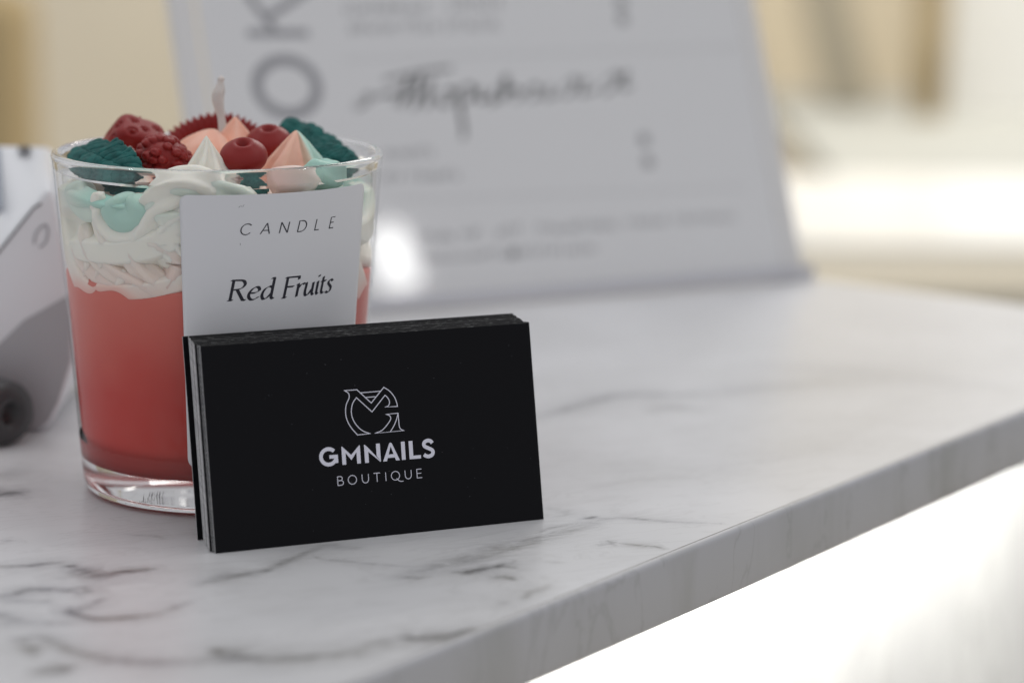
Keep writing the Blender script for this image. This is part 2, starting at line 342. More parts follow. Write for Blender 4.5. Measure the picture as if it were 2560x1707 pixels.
# lip and faces (front edge + right-hand far edge), a closed slab under the sheet
prof = [(R, 0)]+edge_profile()+[(0, -TT+.6), (.6, -TT)]
V = []; ss = (-260, -100, 0, 100, 200, 300, BE-1)
for s in ss:
    for t, z in prof: V.append(st(s, t, z))
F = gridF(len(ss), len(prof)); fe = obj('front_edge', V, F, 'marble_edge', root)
fe.data.polygons.foreach_set('use_smooth', [True]*len(F)); fixn(fe)
V = []
for t in (R, 100, 250, 438):
    for s, z in [(BE-1, 0), (BE-.3, -.3), (BE, -1.2), (BE, -TT)]: V.append(st(s, t, z))
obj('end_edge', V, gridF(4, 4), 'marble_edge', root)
# thin seam line of the laminate along the lip
V = []
for s in (-260, 0, BE-1.5):
    V += [st(s, R+.3, .02), st(s, R+.58, .02)]
obj('laminate_seam', V, gridF(3, 2), pmat('seam_brown', (.13, .12, .10), .6), root, smooth=False)
V = [st(-260, .6, -TT), st(BE, .6, -TT), st(BE, 438, -TT), st(-260, 438, -TT)]
obj('underside', V, [(0, 3, 2, 1)], 'light_grey', root, smooth=False)
# recessed front panel lit by the strip light under the lip
RC = 70
V = [st(s, RC, z) for s in (-300, 520) for z in (-TT, -400)]
obj('front_panel', V, [(0, 1, 3, 2)], 'marble_panel', root, smooth=False)
V, F = [], []
strip = [st(-250, 22, -TT-3), st(BE-6, 22, -TT-3), st(BE-6, 30, -TT-3), st(-250, 30, -TT-3)]
m_led = bpy.data.materials.new('led_light'); m_led.use_nodes = True
b = m_led.node_tree.nodes['Principled BSDF']; b.inputs['Base Color'].default_value = (1, 1, 1, 1)
b.inputs['Emission Color'].default_value = (1, .985, .93, 1); b.inputs['Emission Strength'].default_value = 54
obj('led_strip', strip+[p+np.array([0, 0, 3.]) for p in strip], [(0, 3, 2, 1)]+[(0, 1, 5, 4), (1, 2, 6, 5), (2, 3, 7, 6), (3, 0, 4, 7)], m_led, root, smooth=False)

# ---------------------------------------------------------------- business cards
LEAN, CH, CW, CT = .21261, 49.03, 85.0, .355
cu = np.array([0, math.sin(LEAN), math.cos(LEAN)]); cn = np.array([0, math.cos(LEAN), -math.sin(LEAN)])
NC = 29; PH = 12.5/(NC-1)
LIFT = CT*math.sin(LEAN)+.01
def card_mesh():
    prof_c = [(0, 0), (CH-.10, 0), (CH, .08), (CH, CT), (0, CT)]          # side profile with a worn top edge
    V = []
    for x in (0, CW):
        for y, t in prof_c: V.append(np.array([x, 0, 0])+cu*y+cn*t)
    F = [(0, 5, 6, 1), (1, 6, 7, 2), (2, 7, 8, 3), (3, 8, 9, 4), (4, 9, 5, 0), (0, 1, 2, 3, 4), (5, 9, 8, 7, 6)]
    me = bpy.data.meshes.new('business_card'); me.from_pydata((np.array(V)*MM).tolist(), [], F)
    for k in ('black', 'core', 'speckle'): me.materials.append(mat[k])
    me.polygons.foreach_set('material_index', [0, 2, 2, 0, 1, 1, 1]); me.update(); return me
cme = card_mesh()
cards = []
for i in range(NC):
    o = bpy.data.objects.new('business_card', cme); sc.collection.objects.link(o)
    if i == 0: x = 0; z = 0
    elif i < 4: x = [0, .05, -.12, -.25][i]; z = rng.uniform(0, .1)
    elif i == NC-1: x = -.6; z = .1
    else: x = -.85+(i-4)/(NC-6)*1.6+rng.normal(0, .07); z = rng.uniform(0, .22)
    o.location = Vector((x, i*PH, LIFT+z))*MM
    o['_o'] = [x, i*PH, LIFT+z]
    o['category'] = 'business card'; o['group'] = 'black business cards leaning in a stack'
    o['label'] = 'plain black card edge inside the leaning stack behind the printed front card'
    cards.append(o)
cards[0]['label'] = 'front black business card printed with a white monogram and GMNAILS BOUTIQUE'
cards[-1]['label'] = 'rearmost black card of the stack, touching the candle glass, its black left edge sticking out'
def card_uv(x, y):
    d = ray(x, y); o = np.array([0, 0, LIFT]); n = cn
    p = CAMP+d*(((o-CAMP)@n)/(d@n)); return np.array([p[0], (p-o)@cu])
def on_card(u, v, l): return np.array([0, 0, LIFT])+np.array([u, 0, 0])+cu*v-cn*l*.6
def Z5(*p): return [card_uv(760+x/5.058, 930+y/5.058) for x, y in p]
LW = .215
ink = Ink()
body = Z5((512, 233), (668, 222), (850, 390), (1008, 192))
body += list(smoothpath(Z5((1008, 192), (1080, 238), (1140, 310), (1170, 380), (1182, 432)), 24))[1:]
body += Z5((1030, 441))
body += list(smoothpath(Z5((1030, 441), (1062, 428), (1080, 395), (1076, 355), (1050, 315), (1024, 291)), 24))[1:]
body += Z5((860, 502), (662, 322))
body += list(smoothpath(Z5((662, 322), (620, 385), (600, 460), (602, 540), (630, 620), (690, 700), (760, 750), (836, 776)), 36))[1:]
body += Z5((676, 793))
body += list(smoothpath(Z5((676, 793), (605, 712), (550, 620), (526, 520), (532, 420), (562, 345), (572, 310), (560, 265), (512, 233)), 40))[1:-1]
ink.add(body, LW, True)
foot = Z5((1037, 532), (1188, 518))
foot += list(smoothpath(Z5((1188, 518), (1196, 600), (1204, 680), (1222, 718), (1260, 738)), 20))[1:]
foot += Z5((900, 772))
foot += list(smoothpath(Z5((900, 772), (985, 735), (1055, 660), (1095, 595), (1090, 560), (1072, 543), (1037, 532)), 30))[1:-1]
ink.add(foot, LW, True)
ink.add(smoothpath(Z5((1188, 522), (1168, 600), (1135, 680), (1090, 755)), 18), LW)
ink.add(Z5((706, 262), (968, 240)), LW*.9); ink.add(Z5((776, 320), (906, 310)), LW*.9)
ink.build('monogram', on_card, 'ink_white', cards[0])
# text rows: a local frame per row from two points of its base line and the cap height
def row(p0, p1, ptop):
    a, b = Z5(p0)[0], Z5(p1)[0]; c = Z5(ptop)[0]
    ex = (b-a)/np.hypot(*(b-a)); ey = np.array([-ex[1], ex[0]]); H = (c-a)@ey
    return a, ex, ey, H, np.hypot(*(b-a))
def place(fr, P, u0, sx, sy=None): 
    a, ex, ey, H, Wd = fr; P = np.asarray(P, float); sy = sy or H
    return a+np.outer(u0+P[:, 0]*sx, ex)+np.outer(P[:, 1]*sy, ey)
fr = row((200, 1195), (1500, 1087), (190, 962))
ink = Ink(); H = fr[3]
def u_of(x, y): return (Z5((x, y))[0]-fr[0])@fr[1]
SW = .205*H
# bold letters, px spans measured on the base line
def bold(P, x0, x1, **k):
    P = np.asarray(P, float); uu0, uu1 = u_of(*x0), u_of(*x1); w_ = (uu1-uu0)
    Q = P.copy(); Q = fr[0]+np.outer(uu0+P[:, 0]*w_, fr[1])+np.outer(P[:, 1]*H, fr[2]); ink.add(Q, k.get('w', SW), k.get('closed', False))
h = .1025
def span(x0, x1): return (x0, 1190-(x0-200)*.083), (x1, 1190-(x1-200)*.083)
sp = span(222, 414)   # G (centre line)
bold(list(arc(.5, .5, .5, .42, 42, 345, 40)), *sp); bold([(1.0, .13), (1.0, .485)], *sp, w=SW*.98); bold([(.55, .485), (1.11, .485)], *sp, w=SW*.95)
def fillp(P, x0, x1):
    uu0, uu1 = u_of(*x0), u_of(*x1); P = np.asarray(P, float)
    ink.fill(fr[0]+np.outer(uu0+P[:, 0]*(uu1-uu0), fr[1])+np.outer(P[:, 1]*H, fr[2]))
M_ = span(486, 720)
fillp([(0, 0), (.205, 0), (.205, .62), (.205, .64), (.0, .98)], *M_); fillp([(.795, 0), (1, 0), (1, .98), (.795, .64)], *M_)
fillp([(0, .98), (.03, 1.0), (.5, .50), (.5, .22), (.0, .92)], *M_); fillp([(1, .98), (.97, 1.0), (.5, .50), (.5, .22), (1.0, .92)], *M_)
N_ = span(772, 972)
fillp([(0, 0), (.245, 0), (.245, .66), (0, .98)], *N_); fillp([(.755, .34), (1, .02), (1, 1), (.755, 1)], *N_); fillp([(0, .98), (.04, 1.0), (.245, .82), (1, .02), (.96, 0), (.755, .18), (.0, .80)], *N_)
A_ = span(1000, 1212)
fillp([(0, 0), (.23, 0), (.56, .97), (.5, 1.0), (.43, .97)], *A_); fillp([(1, 0), (.77, 0), (.44, .97), (.5, 1.0), (.57, .97)], *A_); fillp([(.2, .17), (.8, .17), (.73, .36), (.27, .36)], *A_)
I_ = span(1238, 1286); fillp([(0, 0), (1, 0), (1, 1), (0, 1)], *I_)
L_ = span(1335, 1480); fillp([(0, 0), (1, 0), (1, .185), (.34, .185), (.34, 1), (0, 1)], *L_)
sp = span(1522, 1635)
S_ = [(-.02, .20)]+list(smoothpath([(-.02, .20), (.18, .115), (.5, .075), (.86, .14), (1.0, .29), (.88, .42), (.5, .53), (.12, .64), (.03, .77), (.16, .89), (.5, .95), (.82, .90), (.98, .79)], 60))[1:]
bold(S_, *sp)
ink.build('shop_name', on_card, 'ink_white', cards[0])
# BOUTIQUE, thin line
fr = row((428, 1432), (1497, 1330), (420, 1322)); H = fr[3]; ink = Ink(); TWD = .175
def thin(P, x0, x1, closed=False):
    y = lambda x: 1432-(x-428)*.0955
    uu0, uu1 = u_of(x0, y(x0)), u_of(x1, y(x1)); P = np.asarray(P, float)
    ink.add(fr[0]+np.outer(uu0+P[:, 0]*(uu1-uu0), fr[1])+np.outer(P[:, 1]*H, fr[2]), TWD, closed)
thin([(0, .0), (0, 1), (.5, 1)]+list(arc(.5, .77, .34, .23, 90, -90, 12))+[(0, .54)], 430, 502)
thin([(.5, .54)]+list(arc(.55, .27, .45, .27, 90, -90, 14))+[(-.03, 0)], 430, 502)
thin(arc(.5, .5, .5, .5, 0, 352, 40), 563, 668, True)
thin([(0, 1)]+list(arc(.5, .42, .5, .42, 180, 360, 20))+[(1, 1)], 740, 820)
thin([(0, 1), (1, 1)], 886, 968); thin([(.5, 0), (.5, 1)], 886, 968)
thin([(0, 0), (0, 1)], 1038, 1060)
thin(arc(.5, .5, .5, .5, 0, 352, 40), 1108, 1212, True); thin(smoothpath([(.62, .18), (.85, -.08), (1.1, -.20), (1.42, -.20)], 14), 1108, 1212)
thin([(0, 1)]+list(arc(.5, .42, .5, .42, 180, 360, 20))+[(1, 1)], 1283, 1360)
thin([(1, 1), (0, 1), (0, 0), (1.03, 0)], 1432, 1492); thin([(0, .52), (.9, .52)], 1432, 1492)
ink.build('tagline_text', on_card, 'ink_white', cards[0])
ink = Ink()
for _ in range(46):
    u, v = rng.uniform(2, 83), rng.uniform(2, 47); q = rng.uniform(.03, .085); ink.fill([(u-q, v), (u, v-q*.7), (u+q, v), (u, v+q*.8)])
dust = ink.build('dust_specks', on_card, pmat('dust', (.22, .22, .24), .8), cards[0]); dust['kind'] = 'stuff'

# ---------------------------------------------------------------- candle
GC = np.array([21.318, 63.462]); RT, RB, GH = 41.96, 35.52, 87.66
Rz = lambda z: RB+(RT-RB)*z/GH
WALL, BASE = 2.1, 9.0
candle = empty('candle', (GC[0], GC[1], 0))
tag(candle, 'layered red and white dessert candle in a clear tapered glass, label reading Red Fruits', 'candle')
prof = [(0, .9), (RB-8, .9), (RB-5.5, .5), (RB-4, .05), (RB-2.6, .15), (RB-1.2, .7), (RB-.35, 1.7), (RB+.05, 3.2)]
prof += [(Rz(z), z) for z in (5, 10, 14.5, 20, 35, 45, 53, 65, 78, GH-4)]
prof += [(Rz(GH)-.02, GH-2), (Rz(GH)+.10, GH-1.1), (Rz(GH)-.15, GH-.4), (Rz(GH)-.75, GH-.03), (Rz(GH)-1.35, GH-.03), (Rz(GH)-1.95, GH-.45), (Rz(GH)-2.15, GH-1.2), (Rz(GH)-2.15, GH-2.2)]
prof += [(Rz(z)-WALL, z) for z in (GH-5, 75, 65, 53, 45, 30, 20, 14.5, 12.5)]
prof += [(Rz(11)-WALL-.3, 11), (Rz(10)-WALL-1.1, BASE+.9), (Rz(10)-WALL-2.6, BASE+.2), (RB-8, BASE-.1), (0, BASE)]
WT_ = 13.5
V, F = lathe(prof, GC, 160)
mat['glass_wall'] = clear_sheet('thin_glass_wall', (.985, .988, .985), .0)
pz = [(prof[k][1]+prof[k+1][1])/2 for k in range(len(prof)-1)]
fm = [1 if WT_ < pz[k//160] < GH-5 else 0 for k in range(len(F))]
g = fixn(obj('glass_tumbler', V, F, 'glass', candle, mats=['glass', 'glass_wall'], fm=fm))
# red wax body; reaches a hair into the inner wall so that no air gap shows
def sstep(a, b, x): t = np.clip((x-a)/(b-a), 0, 1); return t*t*(3-2*t)
Rin = lambda z: Rz(z)-WALL+.12+1.15*sstep(12.5, 17, z)*(1-sstep(80, 83, z))
WT = 58.0
prof = [(0, BASE-.15), (RB-8, BASE-.25), (Rz(10)-WALL-2.5, BASE+.05), (Rz(10)-WALL-.95, BASE+.8), (Rz(11)-WALL-.15, 11)]
prof += [(Rin(z), z) for z in (12.5, 13.5, 14.5, 16, 18, 25, 32, 40, 48, 53, 57)]+[(Rin(WT)-.8, WT), (Rin(WT)-6, WT-1), (0, WT-1)]
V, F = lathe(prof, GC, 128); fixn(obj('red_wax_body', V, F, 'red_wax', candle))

def vcol_mat(name, rough=.45, sub=.35):
    m = wax(name, (1, 1, 1), rough, sub, (1, .8, .6), .0015, Specular_IOR_Level=.25)
    t = m.node_tree; a = t.nodes.new('ShaderNodeAttribute'); a.attribute_name = 'tint'
    t.links.new(a.outputs['Color'], t.nodes['Principled BSDF'].inputs['Base Color'])
    tc = t.nodes.new('ShaderNodeTexCoord'); no = t.nodes.new('ShaderNodeTexNoise'); no.inputs['Scale'].default_value = 350; no.inputs['Detail'].default_value = 3
    bp = t.nodes.new('ShaderNodeBump'); bp.inputs['Strength'].default_value = .15; bp.inputs['Distance'].default_value = .0002
    t.links.new(tc.outputs['Object'], no.inputs['Vector']); t.links.new(no.outputs['Fac'], bp.inputs['Height'])
    t.links.new(bp.outputs['Normal'], t.nodes['Principled BSDF'].inputs['Normal'])
    return m
mat['tint'] = vcol_mat('tinted_wax')
WHITE = np.array([.86, .84, .76]); MINT = np.array([.30, .60, .52]); PEACH = np.array([.92, .40, .26]); TEAL = np.array([.03, .26, .23]); BLUSH = np.array([.76, .50, .44])
def set_tint(o, C):
    a = o.data.attributes.new('tint', 'FLOAT_COLOR', 'POINT'); C = np.concatenate([np.asarray(C).reshape(-1, 3), np.ones((len(C), 1))], 1)
    a.data.foreach_set('color', C.astype(np.float32).reshape(-1)); return o
def mixc(a, b, t): t = np.clip(np.asarray(t), 0, 1)[..., None]; return a*(1-t)+b*t
def sstep(a, b, x): t = np.clip((x-a)/(b-a), 0, 1); return t*t*(3-2*t)

# whipped layer pressed against the glass: folds cut in from the wall, petals along the lower rim
NT, NZ = 420, 150
th = np.linspace(-math.pi, math.pi, NT, endpoint=False); zz = np.linspace(0, 1, NZ)
TH, ZZ = np.meshgrid(th, zz, indexing='ij')
petal = np.abs(np.sin(TH*5.5+.7*np.sin(TH*3)))**.6
low = 56.0-9.5*petal*(.66+.34*np.sin(TH*2.3+1.0))+1.5*np.sin(TH*13+2)
topz = 80+1.5*np.sin(TH*3+.5)
Z = low+(topz-low)*ZZ
arcl = TH*38
sw1 = np.sin(arcl*.27+(Z-60)*.40+1.6*np.sin((Z-50)*.12+TH*2))
sw2 = np.sin(arcl*.18-(Z-62)*.55+1.8*np.sin(TH*3.1+.6)+1.0*np.sin(Z*.17))
sel = sstep(-.3, .3, np.sin(TH*2.6+(Z-60)*.10+.4))
fold = sw1*sel+sw2*(1-sel)
dep = .02+3.2*sstep(.45, -1.0, fold)
dep += 4.0*sstep(.90, 1, ZZ)**2+2.5*sstep(.07, 0, ZZ)**2
RR = Rin(Z)+.09-dep
V = np.stack([GC[0]+RR*np.sin(TH), GC[1]-RR*np.cos(TH), Z], -1).reshape(-1, 3)
F = gridF(NT, NZ, True)
o = obj('whipped_wax_layer', V, F, 'tint', candle)
c = mixc(WHITE, BLUSH, .85*sstep(66, 50, Z)+.1*np.clip(-fold, 0, 1)*sstep(70, 56, Z))
c = mixc(c, np.array([.80, .40, .34]), .85*sstep(.20, .0, ZZ)+.25*sstep(60, 50, Z))
mintm = sstep(71, 80, Z)*np.exp(-((TH+1.05)/.42)**2)*1.0+sstep(71, 80, Z)*np.exp(-((TH-.95)/.4)**2)
c = mixc(c, MINT, np.clip(mintm, 0, .9)); set_tint(o, c.reshape(-1, 3))
# mound filling the glass under the toppings
NR, NA = 40, 180
rr = np.linspace(0, 1, NR); aa = np.linspace(0, 2*math.pi, NA, endpoint=False); RRR, AA = np.meshgrid(rr, aa, indexing='ij')
zt = 80+2.5*np.cos(RRR*1.5)+1.0*np.sin(AA*7+RRR*9)*RRR+.6*np.sin(RRR*22+AA*3)-2.5*sstep(.85, 1, RRR)
rad = RRR*36.8
V = np.stack([GC[0]+rad*np.sin(AA), GC[1]-rad*np.cos(AA), zt-1.5], -1).reshape(-1, 3)
o = obj('whipped_wax_top', V, gridF(NR, NA, False, True), 'tint', candle); set_tint(o, np.tile(mixc(WHITE, PEACH, .35), (len(V), 1)))

GD = 660.8
def P3(x, y, dep=0.0): return at(x, y, GD+dep)
def dollop(name, apex, base_c, R0, lobes=6, twist=2.2, bulge=.0, ld=.17, colf=None, ang0=0, pw=1.1, n=90, m=168, matn='tint', tip=.35):
    apex, base_c = np.asarray(apex, float), np.asarray(base_c, float); V = []; C = []
    u = np.linspace(0, 1, n)
    ax = apex-base_c
    for i, q in enumerate(u):
        r = R0*((1-q)**pw*(1+bulge*math.sin(math.pi*q)))+tip*math.sqrt(max(0, 1-q**8))
        if q < .12: r *= .80+.2*math.sqrt(q/.12)
        cc = base_c+ax*q+np.array([.5*math.sin(q*5+ang0), .4*math.cos(q*4), 0])*(1-q)*q*3.2
        a = np.linspace(0, 2*math.pi, m, endpoint=False)
        lb = np.cos(lobes*(a-ang0-twist*q**.8*(1+.25*q)))
        rr_ = r*(1+ld*(np.abs(lb)**.7*np.sign(lb))*(1-.35*q)+.03*np.sin(2*a+4*q)+.11*np.array([mnoise.noise(Vector((math.sin(t_)*1.1+apex[0], math.cos(t_)*1.1, q*3.2+apex[2]))) for t_ in a])+.03*np.array([mnoise.noise(Vector((math.sin(t_)*4+apex[0], math.cos(t_)*4, q*11))) for t_ in a]))
        V.append(np.stack([cc[0]+rr_*np.sin(a), cc[1]-rr_*np.cos(a), np.full(m, cc[2])], -1))
        C.append(colf(a, q, lb) if colf else np.tile(WHITE, (m, 1)))
    o = obj(name, np.concatenate(V), gridF(n, m, False, True), matn, candle)
    if matn == 'tint': set_tint(o, np.concatenate(C))
    return o
def clampg(p, r):                           # keep a ball of radius r inside the glass
    p = np.array(p, float); d = p[:2]-GC; L = np.hypot(*d); mx = Rin(min(p[2], GH))-r
    if L > mx: p[:2] = GC+d/L*mx
    return p
# white peak in front, its body a big twisted rosette against the glass
ap = P3(516, 339, -27); bs = np.array([ap[0]+.6, ap[1]+1.6, 70.0])
dollop('white_cream_peak', ap, bs, 15.5, 7, 1.2, .0, .21, lambda a, q, lb: mixc(WHITE, MINT, .30*np.clip(-lb, 0, 1)*(q < .6)), .2, 1.18, tip=.5)
rc = clampg([ap[0]-.5, ap[1]+1, 0], 13)
# rosette folds below the peak: star-section ropes curling against the wall
def rope(name, P, r, lobes=5, ld=.16, twist=4, colf=None, m=40, n=90, flat=1.0, endr=.35, parent=candle, matn='tint', tap=0):
    P = [np.asarray(p, float) for p in P]
    if parent is candle:
        for p in P:
            d_ = p[:2]-GC; L_ = np.hypot(*d_); w_ = Rin(min(p[2], GH-3))-r*1.04
            if L_ > w_: p[:2] = GC+d_/L_*w_
    P = smoothpath(P, n); n = len(P); V = []; C = []
    T_ = np.gradient(P, axis=0); T_ /= np.linalg.norm(T_, axis=1)[:, None]
    up = np.array([0, 0, 1.]); a = np.linspace(0, 2*math.pi, m, endpoint=False)
    for i in range(n):
        q = i/(n-1); x = np.cross(T_[i], up); x /= np.linalg.norm(x)+1e-9; y = np.cross(x, T_[i])
        e = min(1, (min(q, 1-q)/.14)); rr_ = r*(endr+(1-endr)*math.sqrt(1-(1-e)**2))*(1+ld*np.cos(lobes*(a+twist*q)))*(1-tap*q**1.5)
        if i in (0, n-1): rr_ = rr_*.05
        V.append(P[i]+np.outer(rr_*np.cos(a)*flat, x)+np.outer(rr_*np.sin(a), y))
        C.append(colf(a, q) if colf else np.tile(WHITE, (m, 1)))
    V = np.concatenate(V)
    d = V[:, :2]-GC; L = np.hypot(d[:, 0], d[:, 1]); mx = Rin(np.minimum(V[:, 2], GH-3))+.10
    k = L > mx; V[k, :2] = GC+d[k]/L[k, None]*mx[k, None]            # flattened where it meets the glass
    o = obj(name, V, gridF(n, m, False, True), matn, parent)
    if matn == 'tint': set_tint(o, np.concatenate(C))
    return o
def wallp(x, y, ins=0.0):                   # point just inside the glass wall seen at that spot
    d = ray(x, y); t = 560.0
    while t < 760:
        q = CAMP+d*t; rr_ = np.hypot(*(q[:2]-GC))
        if rr_ <= Rin(min(q[2], GH)): break
        t += .2
    dd = q[:2]-GC; L = np.hypot(*dd); q[:2] = GC+dd/L*(L-ins); return q
mint_mix = lambda k: (lambda a, q: mixc(WHITE, MINT, np.full(len(a), k)))
rope('cream_swirl', [wallp(x, y, i) for x, y, i in [(352, 540, 4.6), (385, 500, 4.2), (440, 487, 4.0), (520, 486, 4.0), (600, 500, 4.2), (650, 530, 4.4)]], 3.4, 4, .16, 3, mint_mix(.28))
def WP(*p): return [wallp(x, y, 2) for x, y in p]
rope('cream_swirl', WP((560, 500), (470, 480), (400, 505), (362, 570), (335, 650)), 5.4, 6, .13, 1.4)
rope('cream_swirl', WP((540, 520), (460, 535), (415, 575), (405, 625), (450, 655)), 3.6, 5, .14, 1.6)
rope('cream_swirl', WP((520, 570), (460, 585), (440, 610), (480, 640)), 2.8, 5, .14, 2)
rope('cream_swirl', WP((350, 605), (400, 612), (450, 650), (440, 700), (405, 750)), 5.0, 5, .10, .9, lambda a, q: mixc(WHITE, BLUSH, np.full(len(a), .1+.7*q)))
rope('cream_swirl', WP((225, 520), (248, 590), (300, 625), (345, 680), (420, 730)), 3.0, 5, .15, 1.5, lambda a, q: mixc(WHITE, BLUSH, np.full(len(a), .5*q)))
rope('cream_swirl', WP((188, 560), (215, 630), (270, 680), (340, 712), (410, 752)), 2.9, 5, .15, 1.5, lambda a, q: mixc(WHITE, BLUSH, np.full(len(a), .15+.5*q)))
rope('cream_swirl', WP((172, 600), (200, 660), (260, 712), (330, 745)), 2.2, 3, .12, 2, lambda a, q: mixc(WHITE, BLUSH, np.full(len(a), .3+.4*q)))
rope('cream_swirl', WP((228, 480), (236, 550), (275, 592), (330, 590), (350, 550)), 2.2, 3, .10, 1)
rope('cream_swirl', WP((250, 500), (280, 545), (325, 545), (345, 505)), 5.0, 3, .05, 1, mint_mix(.72))
rope('cream_swirl', WP((160, 460), (172, 500), (200, 525), (230, 520)), 3.6, 4, .10, 1, mint_mix(.35))
rope('cream_swirl', [wallp(x, y, i) for x, y, i in [(690, 470, 4), (720, 458, 2.4), (770, 455, 2.4), (800, 480, 3)]], 3.6, 4, .08, 1, lambda a, q: mixc(BLUSH*1.05, WHITE, np.full(len(a), q)))
rope('cream_swirl', [wallp(x, y, i) for x, y, i in [(795, 440, 3.5), (835, 446, 2.6), (870, 430, 3.5)]], 3.8, 4, .10, 1, mint_mix(.8))
for x0, y0, x1, y1, x2, y2, r in [(212, 650, 205, 700, 238, 752, 1.5), (252, 640, 236, 706, 292, 768, 1.7), (310, 680, 276, 738, 322, 782, 1.7), (185, 640, 172, 690, 196, 745, 1.2), (432, 690, 452, 735, 436, 772, 2.0), (330, 700, 352, 742, 400, 752, 1.6)]:
    P_ = smoothpath([wallp(x0, y0, 1.6), wallp(x1, y1, .9), wallp(x2, y2, .9)], 9)
    rope('cream_swirl', P_, r, 3, .10, 1.2, lambda a, q: mixc(WHITE, BLUSH, np.full(len(a), .2+.5*q)), m=32, n=64, tap=.75)

# peach star around the wick
def peachc(a, q, lb): return mixc(PEACH*1.0, np.array([.84, .55, .45]), .5*sstep(.3, 1, np.full(len(a), q))+.25*np.clip(lb, 0, 1))
ap = P3(588, 292, 2); dollop('peach_cream_peak', ap, [ap[0]-1.0, ap[1]+.5, 77.5], 18.5, 5, .6, -.05, .14, peachc, .6, 1.28, tip=1.1)
ap = P3(527, 322, 0); dollop('peach_cream_peak', ap, [ap[0]-4, ap[1]+.5, 76.5], 15.5, 5, .35, .05, .15, peachc, .1, .80, tip=2.2)
# peach and mint peak to the right
def pmc(a, q, lb):
    s_ = np.sin(a-.15); side_ = sstep(-.05, .3, s_); c = mixc(PEACH*1.0, MINT*1.15, side_)
    gro = np.exp(-((a-.10)/.16)**2); return mixc(mixc(c, WHITE, np.full(len(a), .35)), np.array([.42, .34, .24]), gro*.7)
ap = P3(741, 326, -12); dollop('peach_and_mint_cream_peak', ap, [ap[0]+.5, ap[1]+1, 73], 14.0, 5, .45, .0, .26, pmc, 1.2, .98, tip=.9)
ap = P3(822, 375, 6); dollop('mint_cream_peak', ap, [ap[0]+.5, ap[1]+1, 75], 8.5, 6, 1.4, .1, .18, lambda a, q, lb: np.tile(mixc(WHITE, MINT, .7), (len(a), 1)), 0, .9)
ap = P3(325, 366, -4); dollop('small_white_cream_peak', ap, [ap[0], ap[1]+1, 77], 7.5, 6, 1.2, 0, .15, None, 0, 1.0)
for x, y, dp, r in [(250, 400, 6, 9), (400, 380, 10, 9), (670, 380, 12, 10), (600, 420, -16, 8), (300, 420, -14, 8), (860, 400, 14, 6)]:
    ap = clampg(P3(x, y, dp), 4); dollop('cream_mound', ap, clampg([ap[0], ap[1], 73], r+.5), r, 6, 1.5, .3, .15, None, x, .7)

# wick, dipped in wax: thick leaf-like blob tapering to a frayed tip
pts = [P3(556, 330, 1), P3(554, 300, 1), P3(549, 270, 1), P3(546, 245, 1), P3(549, 220, 1), P3(551, 205, 1), P3(553, 192, 1)]
rad_ = np.interp(np.linspace(0, 1, 60), [0, .2, .45, .6, .75, .85, .95, 1], [1.1, .95, 1.5, 1.55, .95, .75, .95, .4])
Pp = smoothpath(pts, 60); n = len(Pp); V = []; a = np.linspace(0, 2*math.pi, 20, endpoint=False); rad_ = rad_*1.02
for i in range(n):
    r = np.interp(i/(n-1), np.linspace(0, 1, 60), rad_)
    rr_ = r*(1+.10*np.cos(3*a+i*.12))
    V.append(Pp[i]+np.outer(rr_*np.cos(a), CR)+np.outer(rr_*.8*np.sin(a), [CF[0], CF[1], 0]))
V.append(Pp[-1][None]+np.array([[0, 0, .3]])); V = np.concatenate(V); F = gridF(n, 20, False, True)
F += [((n-1)*20+j, (n-1)*20+(j+1) % 20, n*20) for j in range(20)]
obj('wick', V, F, 'wick', candle)

# red wax fruit -------------------------------------------------------------------------
def sphere(n=64, m=96):
    ph = np.linspace(0, math.pi, n); t = np.linspace(0, 2*math.pi, m, endpoint=False); PH_, T2 = np.meshgrid(ph, t, indexing='ij')
    return np.stack([np.sin(PH_)*np.cos(T2), np.sin(PH_)*np.sin(T2), np.cos(PH_)], -1).reshape(-1, 3), gridF(n, m, False, True)
def fib(n):
    i = np.arange(n)+.5; ph = np.arccos(1-2*i/n); t = math.pi*(1+5**.5)*i
    return np.stack([np.sin(ph)*np.cos(t), np.sin(ph)*np.sin(t), np.cos(ph)], -1)
def berry(name, c, r, sc_=(1, 1, 1), nb=46, rot=(0, 0, 0)):
    D, F = sphere(110, 160); B = fib(nb); B = B+rng.normal(0, .10, B.shape); B /= np.linalg.norm(B, axis=1)[:, None]
    ang = np.arccos(np.clip(D@B.T, -1, 1)); a1 = ang.min(1); wd = (1.9/math.sqrt(nb))*rng.uniform(.75, 1.2, nb)[ang.argmin(1)]
    rr_ = .84+.24*np.sqrt(np.clip(1-(a1/wd)**2, 0, 1))
    rr_ -= .05*np.exp(-(a1/.07)**2)
    V = D*rr_[:, None]*r*np.array(sc_); Mx = np.array(Matrix.Rotation(rot[0], 3, 'X') @ Matrix.Rotation(rot[1], 3, 'Y'))
    return obj(name, V@Mx.T+np.asarray(c), F, 'berry', candle)
berry('raspberry', P3(410, 390, -18), 6.9, (1.0, .95, .74), 46, (.3, .2, 0))
